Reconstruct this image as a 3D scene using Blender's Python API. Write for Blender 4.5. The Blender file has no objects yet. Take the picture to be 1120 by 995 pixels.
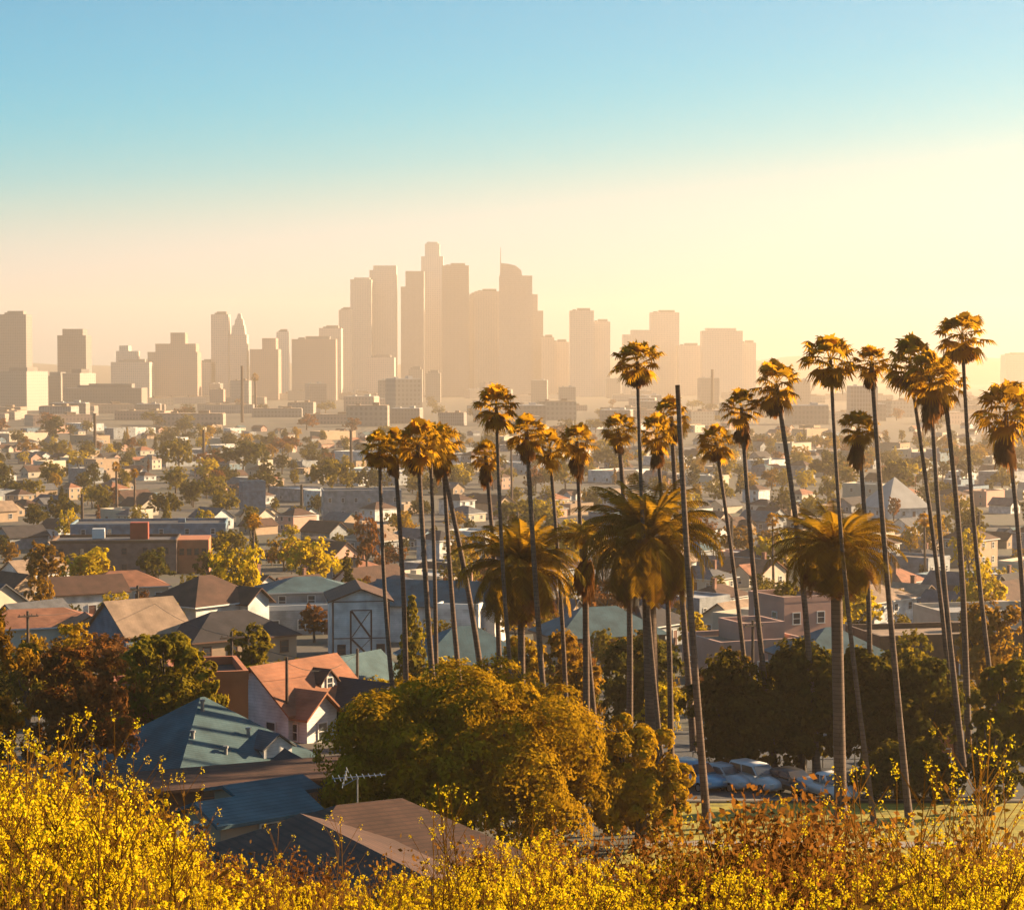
import bpy, math, random
import numpy as np
from mathutils import Vector, Matrix
R = math.radians
SC = bpy.context.scene
COL = SC.collection
rng = np.random.default_rng(7)
random.seed(11)

# ------------------------------------------------------------------ camera, light, sky
FPX = 2260.0                       # focal length in photo pixels (photo 1120 x 995)
CZ = 60.0
PITCH = math.atan(97.5 / FPX)
cam_d = bpy.data.cameras.new('camera')
cam_d.sensor_width = 36.0
cam_d.lens = 36.0 * FPX / 1120.0
cam_d.clip_start = 0.5
cam_d.clip_end = 30000
cam = bpy.data.objects.new('camera', cam_d)
COL.objects.link(cam)
cam.location = (0, 0, CZ)
cam.rotation_euler = (R(90) - PITCH, 0, 0)
SC.camera = cam

SUN_AZ, SUN_EL = 68.0, 18.0
SUN_STRENGTH = 5.0
SKY_STRENGTH = 0.06
SC.view_settings.view_transform = 'Standard'
SC.view_settings.look = 'None'
SC.view_settings.gamma = 1.0
SC.view_settings.use_curve_mapping = False
SC.view_settings.exposure = 2.3
SC.cycles.use_denoising = True
SC.cycles.max_bounces = 8
SC.cycles.diffuse_bounces = 2
SC.cycles.transmission_bounces = 4
SC.cycles.transparent_max_bounces = 8
SC.cycles.volume_bounces = 0
SC.cycles.sample_clamp_indirect = 4.0

sun_d = bpy.data.lights.new('sun', 'SUN')
sun_d.energy = SUN_STRENGTH
sun_d.angle = R(0.5)
sun_d.color = (1.0, 0.71, 0.40)
sun = bpy.data.objects.new('sun', sun_d)
COL.objects.link(sun)
sun.rotation_euler = (R(90 - SUN_EL), 0, R(180 - SUN_AZ))   # light travels away from azimuth SUN_AZ (clockwise from +Y)
SUN_DIR = (math.sin(R(SUN_AZ)) * math.cos(R(SUN_EL)), math.cos(R(SUN_AZ)) * math.cos(R(SUN_EL)), math.sin(R(SUN_EL)))

HAZE_DENSITY = 1.45e-4
HAZE_COLOR = (1.0, 0.81, 0.63)
HAZE_G = 0.5

world = bpy.data.worlds.new('World')
SC.world = world
world.use_nodes = True
wn = world.node_tree
wn.nodes.clear()
w_out = wn.nodes.new('ShaderNodeOutputWorld')
w_bg = wn.nodes.new('ShaderNodeBackground')
w_sky = wn.nodes.new('ShaderNodeTexSky')
w_sky.sky_type = 'NISHITA'
w_sky.sun_disc = False
w_sky.sun_elevation = R(SUN_EL)
w_sky.sun_rotation = R(SUN_AZ)
w_sky.air_density = 1.0
w_sky.dust_density = 2.0
w_sky.ozone_density = 4.0
w_tc = wn.nodes.new('ShaderNodeTexCoord')
w_sep = wn.nodes.new('ShaderNodeSeparateXYZ')
w_map = wn.nodes.new('ShaderNodeMapRange')
w_map.inputs['From Min'].default_value = 0.0
w_map.inputs['From Max'].default_value = 0.5
w_ramp = wn.nodes.new('ShaderNodeValToRGB')
SKY_STOPS = [(0.00, (1.8, 2.1, 1.9)), (0.053, (2.3, 2.6, 2.7)), (0.088, (3.0, 3.15, 3.1)), (0.132, (3.0, 3.4, 3.3)), (0.165, (2.0, 3.3, 3.2)), (0.20, (0.7, 3.1, 3.5)), (0.25, (0.0, 2.75, 3.75)), (0.30, (0.0, 2.45, 3.75)), (0.36, (0.0, 2.15, 3.5)), (0.55, (0.2, 1.6, 3.0)), (1.0, (0.5, 1.6, 2.8))]
w_ramp.color_ramp.interpolation = 'B_SPLINE'
el_ = w_ramp.color_ramp.elements
while len(el_) > 1:
    el_.remove(el_[0])
el_[0].position = SKY_STOPS[0][0]
el_[0].color = tuple(c / 10 for c in SKY_STOPS[0][1]) + (1,)
for p_, c_ in SKY_STOPS[1:]:
    e_ = el_.new(p_)
    e_.color = tuple(c / 10 for c in c_) + (1,)
w_gain = wn.nodes.new('ShaderNodeVectorMath'); w_gain.operation = 'SCALE'
w_gain.inputs['Scale'].default_value = 0.43 / SKY_STRENGTH
# aureole round the sun's direction (the air itself glows there)
w_dot = wn.nodes.new('ShaderNodeVectorMath'); w_dot.operation = 'DOT_PRODUCT'
w_dot.inputs[1].default_value = (math.sin(R(SUN_AZ)), math.cos(R(SUN_AZ)), 0.05)
w_aur = wn.nodes.new('ShaderNodeMapRange')
w_aur.inputs['From Min'].default_value = -0.1
w_aur.inputs['From Max'].default_value = 1.0
w_aur.inputs['To Min'].default_value = 0.9
w_aur.inputs['To Max'].default_value = 1.12
w_mul = wn.nodes.new('ShaderNodeVectorMath'); w_mul.operation = 'SCALE'
w_nis = wn.nodes.new('ShaderNodeVectorMath'); w_nis.operation = 'SCALE'
w_nis.inputs['Scale'].default_value = 0.02
w_add = wn.nodes.new('ShaderNodeVectorMath'); w_add.operation = 'ADD'
L = wn.links.new
L(w_tc.outputs['Generated'], w_sep.inputs[0])
L(w_sep.outputs['Z'], w_map.inputs['Value'])
w_sh = wn.nodes.new('ShaderNodeMath'); w_sh.operation = 'MULTIPLY_ADD'      # the warm zone climbs higher near the sun
w_sh.inputs[1].default_value = -0.12
w_sh.inputs[2].default_value = 0.12 * math.cos(R(SUN_AZ))
w_ad2 = wn.nodes.new('ShaderNodeMath'); w_ad2.operation = 'ADD'
L(w_dot.outputs['Value'], w_sh.inputs[0])
L(w_map.outputs[0], w_ad2.inputs[0])
L(w_sh.outputs[0], w_ad2.inputs[1])
L(w_ad2.outputs[0], w_ramp.inputs[0])
L(w_ramp.outputs[0], w_gain.inputs[0])
L(w_tc.outputs['Generated'], w_dot.inputs[0])
L(w_dot.outputs['Value'], w_aur.inputs['Value'])
L(w_gain.outputs[0], w_mul.inputs[0])
L(w_aur.outputs[0], w_mul.inputs['Scale'])
L(w_sky.outputs[0], w_nis.inputs[0])
L(w_mul.outputs[0], w_add.inputs[0])
L(w_nis.outputs[0], w_add.inputs[1])
L(w_add.outputs[0], w_bg.inputs['Color'])
w_bg.inputs['Strength'].default_value = SKY_STRENGTH
L(w_bg.outputs[0], w_out.inputs['Surface'])

# ------------------------------------------------------------------ terrain function and pixel helpers
_D = [(-60, 1.0), (-10, 1.5), (0, 1.7), (4, 2.1), (8, 2.75), (10, 3.2), (13, 3.85), (16, 4.5), (19, 5.3), (24, 7.3), (35, 11.0), (50, 15.2), (65, 18.4), (80, 20.9),
      (100, 23.2), (131, 25.0), (162, 28.0), (250, 33.0), (400, 40.0), (700, 45.0), (1000, 48.0), (2000, 54.0), (4000, 60.0), (8000, 63.0)]
_dx = np.array([p[0] for p in _D], float); _dy = np.array([p[1] for p in _D], float)

def Dfun(y):
    y = np.asarray(y, float)
    s = 0.05 * np.abs(y) + 1.2
    return (np.interp(y - s, _dx, _dy) + np.interp(y + s, _dx, _dy) + 2 * np.interp(y, _dx, _dy)) / 4

def sstep(a, b, v):
    t = np.clip((np.asarray(v, float) - a) / (b - a), 0, 1)
    return t * t * (3 - 2 * t)

def ground(x, y):
    x = np.asarray(x, float); y = np.asarray(y, float)
    near = 1 - sstep(20, 40, y)
    bump = 0.34 * sstep(-0.9, -2.9, x / np.maximum(y, 5) * 12) * near - 0.10 * sstep(-0.2, 1.2, x) * near
    und = 0.08 * np.sin(x * 1.7 + 1) * np.cos(y * 1.1) * near
    return CZ - Dfun(y) + bump + und

def gz(x, y):
    return float(ground(x, y))

CP, SP = math.cos(PITCH), math.sin(PITCH)
def ray(u, v):
    a, b = (u - 560) / FPX, (v - 497.5) / FPX
    return (a, CP - b * SP, -SP - b * CP)

def at(u, v, d):
    """world point on the sight line of photo pixel (u, v) at forward distance d (world y)"""
    r = ray(u, v)
    k = d / r[1]
    return Vector((r[0] * k, d, CZ + r[2] * k))

def gp(u, v):
    """ground point seen at pixel (u, v), beyond the near crest"""
    ys = np.exp(np.linspace(math.log(62), math.log(7800), 1500))
    r = ray(u, v)
    k = ys / r[1]
    diff = (CZ + r[2] * k) - ground(r[0] * k, ys)
    i = int(np.argmax(diff < 0)) if (diff < 0).any() else len(ys) - 1
    y = ys[i]
    return Vector((r[0] * k[i], y, gz(r[0] * k[i], y)))

def proj(p):
    x, y, z = p[0], p[1], p[2] - CZ
    f = y * CP - z * SP
    up = y * SP + z * CP
    return 560 + FPX * x / f, 497.5 - FPX * up / f

def mpp(d):
    return d / FPX

# ------------------------------------------------------------------ materials
MATS = {}
ALB = 0.60          # the sunlit surfaces' tones below are as they look; their base colours are this much of them
def alb(c): return tuple(ALB * x for x in c)
def nodes_of(name):
    m = bpy.data.materials.new(name)
    m.use_nodes = True
    nt = m.node_tree
    return m, nt, nt.nodes['Principled BSDF'], nt.nodes['Material Output']

def ramp_node(nt, stops):
    r = nt.nodes.new('ShaderNodeValToRGB')
    e = r.color_ramp.elements
    e[0].position, e[0].color = stops[0][0], tuple(stops[0][1]) + (1,)
    e[1].position, e[1].color = stops[-1][0], tuple(stops[-1][1]) + (1,)
    for p, c in stops[1:-1]:
        k = e.new(p); k.color = tuple(c) + (1,)
    return r

def mat_plain(name, col, rough=0.8, var=0.18, scale=1.5, spec=0.3, bump=0.0, metal=0.0):
    if name in MATS: return MATS[name]
    m, nt, b, o = nodes_of(name)
    tc = nt.nodes.new('ShaderNodeTexCoord')
    nz = nt.nodes.new('ShaderNodeTexNoise'); nz.inputs['Scale'].default_value = scale; nz.inputs['Detail'].default_value = 6
    nt.links.new(tc.outputs['Object'], nz.inputs['Vector'])
    col = alb(col)
    lo = [max(0, c * (1 - var)) for c in col]; hi = [min(1, c * (1 + var)) for c in col]
    r = ramp_node(nt, [(0.3, lo), (0.7, hi)])
    nt.links.new(nz.outputs['Fac'], r.inputs[0])
    oi = nt.nodes.new('ShaderNodeObjectInfo')
    hs = nt.nodes.new('ShaderNodeHueSaturation')
    mr = nt.nodes.new('ShaderNodeMapRange'); mr.inputs['To Min'].default_value = 0.82; mr.inputs['To Max'].default_value = 1.15
    nt.links.new(oi.outputs['Random'], mr.inputs['Value'])
    nt.links.new(mr.outputs[0], hs.inputs['Value'])
    nt.links.new(r.outputs[0], hs.inputs['Color'])
    nt.links.new(hs.outputs[0], b.inputs['Base Color'])
    b.inputs['Roughness'].default_value = rough
    b.inputs['Specular IOR Level'].default_value = spec
    b.inputs['Metallic'].default_value = metal
    if bump:
        bp = nt.nodes.new('ShaderNodeBump'); bp.inputs['Strength'].default_value = bump; bp.inputs['Distance'].default_value = 0.05
        nt.links.new(nz.outputs['Fac'], bp.inputs['Height']); nt.links.new(bp.outputs[0], b.inputs['Normal'])
    MATS[name] = m
    return m

def mat_courses(name, c1, c2, mortar, bw=0.5, bh=0.25, rough=0.85, gap=0.015):
    """roof shingles / siding / brick laid in courses (object space, course height along the steepest axis)"""
    if name in MATS: return MATS[name]
    c1, c2, mortar = alb(c1), alb(c2), alb(mortar)
    m, nt, b, o = nodes_of(name)
    tc = nt.nodes.new('ShaderNodeTexCoord')
    sp = nt.nodes.new('ShaderNodeSeparateXYZ'); nt.links.new(tc.outputs['Object'], sp.inputs[0])
    ad = nt.nodes.new('ShaderNodeMath'); ad.operation = 'ADD'
    nt.links.new(sp.outputs['X'], ad.inputs[0]); nt.links.new(sp.outputs['Y'], ad.inputs[1])
    cb = nt.nodes.new('ShaderNodeCombineXYZ')
    nt.links.new(ad.outputs[0], cb.inputs['X']); nt.links.new(sp.outputs['Z'], cb.inputs['Y'])
    br = nt.nodes.new('ShaderNodeTexBrick')
    nt.links.new(cb.outputs[0], br.inputs['Vector'])
    br.inputs['Scale'].default_value = 1.0
    br.inputs['Brick Width'].default_value = bw; br.inputs['Row Height'].default_value = bh
    br.inputs['Mortar Size'].default_value = gap
    br.inputs['Color1'].default_value = tuple(c1) + (1,); br.inputs['Color2'].default_value = tuple(c2) + (1,); br.inputs['Mortar'].default_value = tuple(mortar) + (1,)
    nz = nt.nodes.new('ShaderNodeTexNoise'); nz.inputs['Scale'].default_value = 0.7; nz.inputs['Detail'].default_value = 8
    nt.links.new(tc.outputs['Object'], nz.inputs['Vector'])
    mr = nt.nodes.new('ShaderNodeMapRange'); mr.inputs['From Min'].default_value = 0.3; mr.inputs['From Max'].default_value = 0.7
    mr.inputs['To Min'].default_value = 0.66; mr.inputs['To Max'].default_value = 1.28
    nt.links.new(nz.outputs['Fac'], mr.inputs['Value'])
    hs = nt.nodes.new('ShaderNodeHueSaturation')
    nt.links.new(mr.outputs[0], hs.inputs['Value']); nt.links.new(br.outputs['Color'], hs.inputs['Color'])
    nt.links.new(hs.outputs[0], b.inputs['Base Color'])
    b.inputs['Roughness'].default_value = rough; b.inputs['Specular IOR Level'].default_value = 0.25
    bp = nt.nodes.new('ShaderNodeBump'); bp.inputs['Strength'].default_value = 0.25; bp.inputs['Distance'].default_value = 0.02
    nt.links.new(br.outputs['Fac'], bp.inputs['Height']); bp.invert = True; nt.links.new(bp.outputs[0], b.inputs['Normal'])
    MATS[name] = m
    return m

def mat_leaf(name, c1, c2, trans, mix=0.42):
    """leaf faces: two leaf tones by leaf, part of the light passes through"""
    if name in MATS: return MATS[name]
    c1, c2, trans = alb(c1), alb(c2), alb(trans)
    m, nt, b, o = nodes_of(name)
    nt.nodes.remove(b)
    ge = nt.nodes.new('ShaderNodeNewGeometry')
    r = ramp_node(nt, [(0.0, c1), (1.0, c2)])
    nt.links.new(ge.outputs['Random Per Island'], r.inputs[0])
    oi = nt.nodes.new('ShaderNodeObjectInfo')
    mr = nt.nodes.new('ShaderNodeMapRange'); mr.inputs['To Min'].default_value = 0.8; mr.inputs['To Max'].default_value = 1.2
    nt.links.new(oi.outputs['Random'], mr.inputs['Value'])
    hs = nt.nodes.new('ShaderNodeHueSaturation'); nt.links.new(mr.outputs[0], hs.inputs['Value']); nt.links.new(r.outputs[0], hs.inputs['Color'])
    df = nt.nodes.new('ShaderNodeBsdfDiffuse'); nt.links.new(hs.outputs[0], df.inputs['Color'])
    tr = nt.nodes.new('ShaderNodeBsdfTranslucent'); tr.inputs['Color'].default_value = tuple(trans) + (1,)
    mx = nt.nodes.new('ShaderNodeMixShader'); mx.inputs[0].default_value = mix
    nt.links.new(df.outputs[0], mx.inputs[1]); nt.links.new(tr.outputs[0], mx.inputs[2])
    nt.links.new(mx.outputs[0], o.inputs['Surface'])
    MATS[name] = m
    return m

def mat_glass(name='window_glass', col=(0.03, 0.035, 0.045)):
    if name in MATS: return MATS[name]
    m, nt, b, o = nodes_of(name)
    b.inputs['Base Color'].default_value = tuple(col) + (1,)
    b.inputs['Roughness'].default_value = 0.08
    b.inputs['Specular IOR Level'].default_value = 0.6
    MATS[name] = m
    return m

def mat_tower(name, col, glass, fx=3.0, fz=3.8, fill=0.5):
    """curtain wall: window openings in a grid of storeys and bays"""
    if name in MATS: return MATS[name]
    m, nt, b, o = nodes_of(name)
    tc = nt.nodes.new('ShaderNodeTexCoord')
    sp = nt.nodes.new('ShaderNodeSeparateXYZ'); nt.links.new(tc.outputs['Object'], sp.inputs[0])
    ad = nt.nodes.new('ShaderNodeMath'); ad.operation = 'ADD'
    nt.links.new(sp.outputs['X'], ad.inputs[0]); nt.links.new(sp.outputs['Y'], ad.inputs[1])
    cb = nt.nodes.new('ShaderNodeCombineXYZ'); nt.links.new(ad.outputs[0], cb.inputs['X']); nt.links.new(sp.outputs['Z'], cb.inputs['Y'])
    br = nt.nodes.new('ShaderNodeTexBrick'); nt.links.new(cb.outputs[0], br.inputs['Vector'])
    br.offset = 0.0
    br.inputs['Scale'].default_value = 1.0
    br.inputs['Brick Width'].default_value = fx; br.inputs['Row Height'].default_value = fz; br.inputs['Mortar Size'].default_value = min(fx, fz) * (1 - fill) * 0.5
    br.inputs['Color1'].default_value = tuple(glass) + (1,); br.inputs['Color2'].default_value = tuple(g * 1.3 for g in glass) + (1,); br.inputs['Mortar'].default_value = tuple(col) + (1,)
    nt.links.new(br.outputs['Color'], b.inputs['Base Color'])
    b.inputs['Roughness'].default_value = 0.5
    MATS[name] = m
    return m

# ------------------------------------------------------------------ mesh builder
class MB:
    def __init__(s): s.v, s.f, s.m = [], [], []
    def face(s, pts, mi=0):
        n = len(s.v); s.v.extend([tuple(p) for p in pts]); s.f.append(tuple(range(n, n + len(pts)))); s.m.append(mi)
    def box(s, c, d, rz=0.0, mi=0, taper=1.0):
        cx, cy, cz = c; hx, hy, hz = d[0] / 2, d[1] / 2, d[2] / 2
        n = len(s.v); cr, sr = math.cos(rz), math.sin(rz)
        for z in (-1, 1):
            t = taper if z > 0 else 1
            for (a, b) in ((-1, -1), (1, -1), (1, 1), (-1, 1)):
                x, y = a * hx * t, b * hy * t
                s.v.append((cx + x * cr - y * sr, cy + x * sr + y * cr, cz + z * hz))
        for q in ((0, 3, 2, 1), (4, 5, 6, 7), (0, 1, 5, 4), (1, 2, 6, 5), (2, 3, 7, 6), (3, 0, 4, 7)):
            s.f.append(tuple(n + i for i in q)); s.m.append(mi)
    def tube(s, pts, rad, n=8, mi=0, cap=True):
        base = len(s.v); P = [Vector(p) for p in pts]
        for i, p in enumerate(P):
            t = (P[min(i + 1, len(P) - 1)] - P[max(i - 1, 0)]).normalized()
            a = Vector((1, 0, 0)) if abs(t.x) < 0.9 else Vector((0, 1, 0))
            u = t.cross(a).normalized(); w = t.cross(u)
            r = rad[i] if hasattr(rad, '__len__') else rad
            for k in range(n):
                th = 2 * math.pi * k / n
                q = p + u * (r * math.cos(th)) + w * (r * math.sin(th)); s.v.append(tuple(q))
        for i in range(len(P) - 1):
            for k in range(n):
                a, b = base + i * n + k, base + i * n + (k + 1) % n
                s.f.append((a, b, b + n, a + n)); s.m.append(mi)
        if cap:
            s.f.append(tuple(base + k for k in range(n))); s.m.append(mi)
            s.f.append(tuple(base + (len(P) - 1) * n + k for k in range(n))[::-1]); s.m.append(mi)
    def prism(s, poly, axis_vec, mi=0):
        """extrude a 3-D polygon along axis_vec"""
        n = len(s.v); k = len(poly); a = Vector(axis_vec)
        s.v.extend([tuple(p) for p in poly]); s.v.extend([tuple(Vector(p) + a) for p in poly])
        s.f.append(tuple(range(n, n + k))[::-1]); s.f.append(tuple(range(n + k, n + 2 * k))); s.m += [mi, mi]
        for i in range(k):
            j = (i + 1) % k
            s.f.append((n + i, n + j, n + k + j, n + k + i)); s.m.append(mi)
    def mesh(s, name, mats):
        me = bpy.data.meshes.new(name)
        me.from_pydata(s.v, [], s.f)
        for m in (mats if isinstance(mats, (list, tuple)) else [mats]): me.materials.append(m)
        if any(s.m): me.polygons.foreach_set('material_index', s.m)
        me.update()
        return me
    def build(s, name, mats, parent=None):
        return link(name, s.mesh(name, mats), parent)

def quads_mesh(name, P, mats, mi=None, smooth=False):
    """P: (n,k,3) array of separate polygons"""
    n, k = P.shape[:2]
    me = bpy.data.meshes.new(name)
    me.vertices.add(n * k); me.loops.add(n * k); me.polygons.add(n)
    me.vertices.foreach_set('co', np.ascontiguousarray(P, np.float32).ravel())
    me.loops.foreach_set('vertex_index', np.arange(n * k, dtype=np.int32))
    me.polygons.foreach_set('loop_start', np.arange(0, n * k, k, dtype=np.int32))
    me.polygons.foreach_set('loop_total', np.full(n, k, np.int32))
    for m in (mats if isinstance(mats, (list, tuple)) else [mats]): me.materials.append(m)
    if mi is not None: me.polygons.foreach_set('material_index', np.asarray(mi, np.int32))
    me.update(calc_edges=True)
    return me

def link(name, data, parent=None):
    o = bpy.data.objects.new(name, data); COL.objects.link(o)
    if parent is not None: o.parent = parent
    return o

THINGS = []          # (object, attribute phrase, auto?)  labels are finished at the end
def tag(o, label, cat, group=None, kind=None):
    if label: o['label'] = label
    if cat: o['category'] = cat
    if group: o['group'] = group
    if kind: o['kind'] = kind
    return o
def thing(name, label, cat, loc=(0, 0, 0), rz=0.0, group=None, scale=1.0):
    o = link(name, None); o.location = loc; o.rotation_euler = (0, 0, rz); o.scale = (scale,) * 3
    o.empty_display_size = 0.5
    return tag(o, label, cat, group)
def copy_tree(o, parent=None):
    c = o.copy(); COL.objects.link(c)
    if parent is not None: c.parent = parent
    for ch in list(o.children): copy_tree(ch, c)
    return c
def auto_label(o, phrase, group=None):
    THINGS.append([o, phrase, group])

# ------------------------------------------------------------------ ground
def ground_sheet():
    ys = np.concatenate([np.linspace(-25, 3, 8), np.linspace(4, 30, 40), np.exp(np.linspace(math.log(31), math.log(7750), 150))])
    xs = np.linspace(-1, 1, 121)
    V = []
    for y in ys:
        half = min(2300, 30 + 0.42 * max(y, 0))
        x = xs * half
        z = ground(x, np.full_like(x, y))
        V.append(np.stack([x, np.full_like(x, y), z], -1))
    V = np.array(V); ny, nx = V.shape[:2]
    F = [(j * nx + i, j * nx + i + 1, (j + 1) * nx + i + 1, (j + 1) * nx + i) for j in range(ny - 1) for i in range(nx - 1)]
    me = bpy.data.meshes.new('ground'); me.from_pydata([tuple(p) for p in V.reshape(-1, 3)], [], F)
    me.polygons.foreach_set('use_smooth', [True] * len(F))
    m, nt, b, o = nodes_of('ground_earth')
    tc = nt.nodes.new('ShaderNodeTexCoord')
    n1 = nt.nodes.new('ShaderNodeTexNoise'); n1.inputs['Scale'].default_value = 0.045; n1.inputs['Detail'].default_value = 10; n1.inputs['Roughness'].default_value = 0.7
    n2 = nt.nodes.new('ShaderNodeTexNoise'); n2.inputs['Scale'].default_value = 1.6; n2.inputs['Detail'].default_value = 8
    nt.links.new(tc.outputs['Object'], n1.inputs['Vector']); nt.links.new(tc.outputs['Object'], n2.inputs['Vector'])
    r1 = ramp_node(nt, [(0.30, (0.022, 0.021, 0.021)), (0.45, (0.042, 0.031, 0.023)), (0.55, (0.028, 0.026, 0.009)), (0.72, (0.075, 0.054, 0.04))])
    r2 = ramp_node(nt, [(0.3, (0.6, 0.6, 0.6)), (0.7, (1.3, 1.25, 1.2))])
    nt.links.new(n1.outputs['Fac'], r1.inputs[0]); nt.links.new(n2.outputs['Fac'], r2.inputs[0])
    mx = nt.nodes.new('ShaderNodeMix'); mx.data_type = 'RGBA'; mx.blend_type = 'MULTIPLY'; mx.inputs['Factor'].default_value = 0.7
    nt.links.new(r1.outputs[0], mx.inputs['A']); nt.links.new(r2.outputs[0], mx.inputs['B'])
    nt.links.new(mx.outputs['Result'], b.inputs['Base Color'])
    b.inputs['Roughness'].default_value = 0.95
    me.materials.append(m)
    return tag(link('ground', me), None, None, kind='structure')
ground_sheet()

def draped(name, corners, mat, off, n=24):
    """a sheet over a quad given by world xy corners, laid on the ground"""
    c = [Vector((p[0], p[1], 0)) for p in corners]
    V, F = [], []
    for j in range(n + 1):
        for i in range(n + 1):
            s, t = i / n, j / n
            p = c[0] * (1 - s) * (1 - t) + c[1] * s * (1 - t) + c[2] * s * t + c[3] * (1 - s) * t
            V.append((p.x, p.y, gz(p.x, p.y) + off))
    for j in range(n):
        for i in range(n): a = j * (n + 1) + i; F.append((a, a + 1, a + n + 2, a + n + 1))
    me = bpy.data.meshes.new(name); me.from_pydata(V, [], F); me.materials.append(mat)
    return tag(link(name, me), None, None, kind='structure')

M_ASPH = mat_plain('asphalt', (0.055, 0.055, 0.06), 0.9, 0.3, 0.8)
M_LAWN = mat_plain('lawn_grass', (0.34, 0.28, 0.03), 0.95, 0.45, 1.3, bump=0.6)
M_PATH = mat_plain('concrete_path', (0.30, 0.25, 0.20), 0.9, 0.12, 1.0)
draped('lawn', [(4, 88), (34, 88), (38, 112), (8, 112)], M_LAWN, 0.03)
draped('path', [(6, 97.5), (36, 96), (36, 98.2), (6, 99.5)], M_PATH, 0.055)
draped('parking_lot', [(-2, 113), (40, 113), (46, 152), (0, 152)], M_ASPH, 0.03)
draped('parking_kerb', [(8, 112.4), (40, 112.4), (40, 112.8), (8, 112.8)], M_PATH, 0.13, 30)

# far hills beyond the city
def hills():
    xs = np.linspace(-2250, 2250, 180)
    tops = 60 + 2 + 12 * np.sin(xs * 0.0021 + 1.0) + 7 * np.sin(xs * 0.0067) + 3 * np.sin(xs * 0.021) + 40 * sstep(500, 1500, xs) + 6
    V, F = [], []
    prof = [(-560, 0.0), (-420, 0.35), (-200, 0.8), (0, 1.0), (200, 0.6), (350, -0.1)]
    for (dy, k) in prof:
        for x, t in zip(xs, tops):
            zb = CZ - 64
            V.append((x, 7250 + dy, zb + (t - zb) * k - (3 if k <= 0 else 0)))
    n = len(xs)
    for j in range(len(prof) - 1):
        for i in range(n - 1): a = j * n + i; F.append((a, a + 1, a + n + 1, a + n))
    me = bpy.data.meshes.new('hills'); me.from_pydata(V, [], F)
    me.polygons.foreach_set('use_smooth', [True] * len(F))
    me.materials.append(mat_plain('hill_scrub', (0.07, 0.065, 0.04), 0.95, 0.4, 0.01))
    tag(link('hills', me), None, None, kind='structure')
hills()

# haze: one closed box of even air round the whole place
def haze():
    mb = MB(); mb.box((0, 3860, 147), (4800, 7960, 304))
    o = mb.build('haze', [], None)
    m = bpy.data.materials.new('haze_air'); m.use_nodes = True
    nt = m.node_tree; nt.nodes.clear()
    out = nt.nodes.new('ShaderNodeOutputMaterial'); pv = nt.nodes.new('ShaderNodeVolumePrincipled')
    pv.inputs['Color'].default_value = HAZE_COLOR + (1,)
    pv.inputs['Density'].default_value = HAZE_DENSITY
    pv.inputs['Anisotropy'].default_value = HAZE_G
    nt.links.new(pv.outputs[0], out.inputs['Volume'])
    o.data.materials.append(m)
    tag(o, None, None, kind='stuff'); o['label'] = 'warm golden haze lying over the whole valley'; o['category'] = 'haze'
haze()

# ------------------------------------------------------------------ houses
GLASS = mat_glass()
WALLS = {
    'white': mat_courses('white_siding', (0.74, 0.73, 0.72), (0.70, 0.69, 0.68), (0.5, 0.49, 0.48), 4.0, 0.22, 0.7, 0.012),
    'cream': mat_plain('cream_stucco', (0.66, 0.56, 0.44), 0.9, 0.08, 0.8),
    'grey': mat_courses('grey_siding', (0.32, 0.34, 0.37), (0.29, 0.31, 0.34), (0.18, 0.19, 0.2), 4.0, 0.22, 0.75, 0.012),
    'blue': mat_courses('blue_siding', (0.16, 0.25, 0.34), (0.14, 0.23, 0.31), (0.1, 0.14, 0.2), 4.0, 0.22, 0.75, 0.012),
    'pink': mat_plain('pink_stucco', (0.62, 0.36, 0.28), 0.9, 0.08, 0.8),
    'tan': mat_plain('tan_stucco', (0.45, 0.32, 0.22), 0.9, 0.1, 0.8),
    'orange': mat_plain('terracotta_stucco', (0.50, 0.18, 0.085), 0.9, 0.12, 0.9),
    'brick': mat_courses('red_brick', (0.33, 0.12, 0.07), (0.28, 0.10, 0.06), (0.3, 0.25, 0.2), 0.4, 0.14, 0.9, 0.02),
    'brown': mat_plain('brown_wood', (0.12, 0.07, 0.045), 0.85, 0.2, 2.0),
}
ROOFS = {
    'grey': mat_courses('grey_shingle', (0.13, 0.13, 0.14), (0.10, 0.10, 0.115), (0.085, 0.085, 0.095), 0.3, 0.09),
    'dark': mat_courses('dark_shingle', (0.055, 0.045, 0.05), (0.04, 0.035, 0.04), (0.032, 0.028, 0.032), 0.3, 0.09),
    'brown': mat_courses('brown_shingle', (0.12, 0.058, 0.038), (0.095, 0.047, 0.032), (0.075, 0.04, 0.028), 0.3, 0.09),
    'terracotta': mat_courses('terracotta_tile', (0.34, 0.145, 0.08), (0.29, 0.12, 0.068), (0.31, 0.11, 0.05), 0.4, 0.2),
    'teal': mat_courses('teal_shingle', (0.085, 0.15, 0.172), (0.072, 0.132, 0.152), (0.058, 0.108, 0.126), 0.3, 0.09),
    'tan': mat_courses('tan_shingle', (0.36, 0.25, 0.17), (0.31, 0.215, 0.15), (0.26, 0.175, 0.12), 0.3, 0.09),
    'white': mat_plain('white_flat_roof', (0.48, 0.46, 0.44), 0.8, 0.12, 0.3),
    'blue': mat_plain('blue_metal_roof', (0.12, 0.32, 0.48), 0.5, 0.1, 0.6),
}
ROOF_WORD = {'grey': 'grey', 'dark': 'dark', 'brown': 'brown', 'terracotta': 'terracotta', 'teal': 'teal', 'tan': 'tan', 'white': 'white', 'blue': 'blue'}
TRIM = mat_plain('white_trim', (0.72, 0.71, 0.69), 0.6, 0.05, 2)
TRIM_BROWN = mat_plain('brown_trim', (0.16, 0.075, 0.05), 0.7, 0.1, 2)
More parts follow.
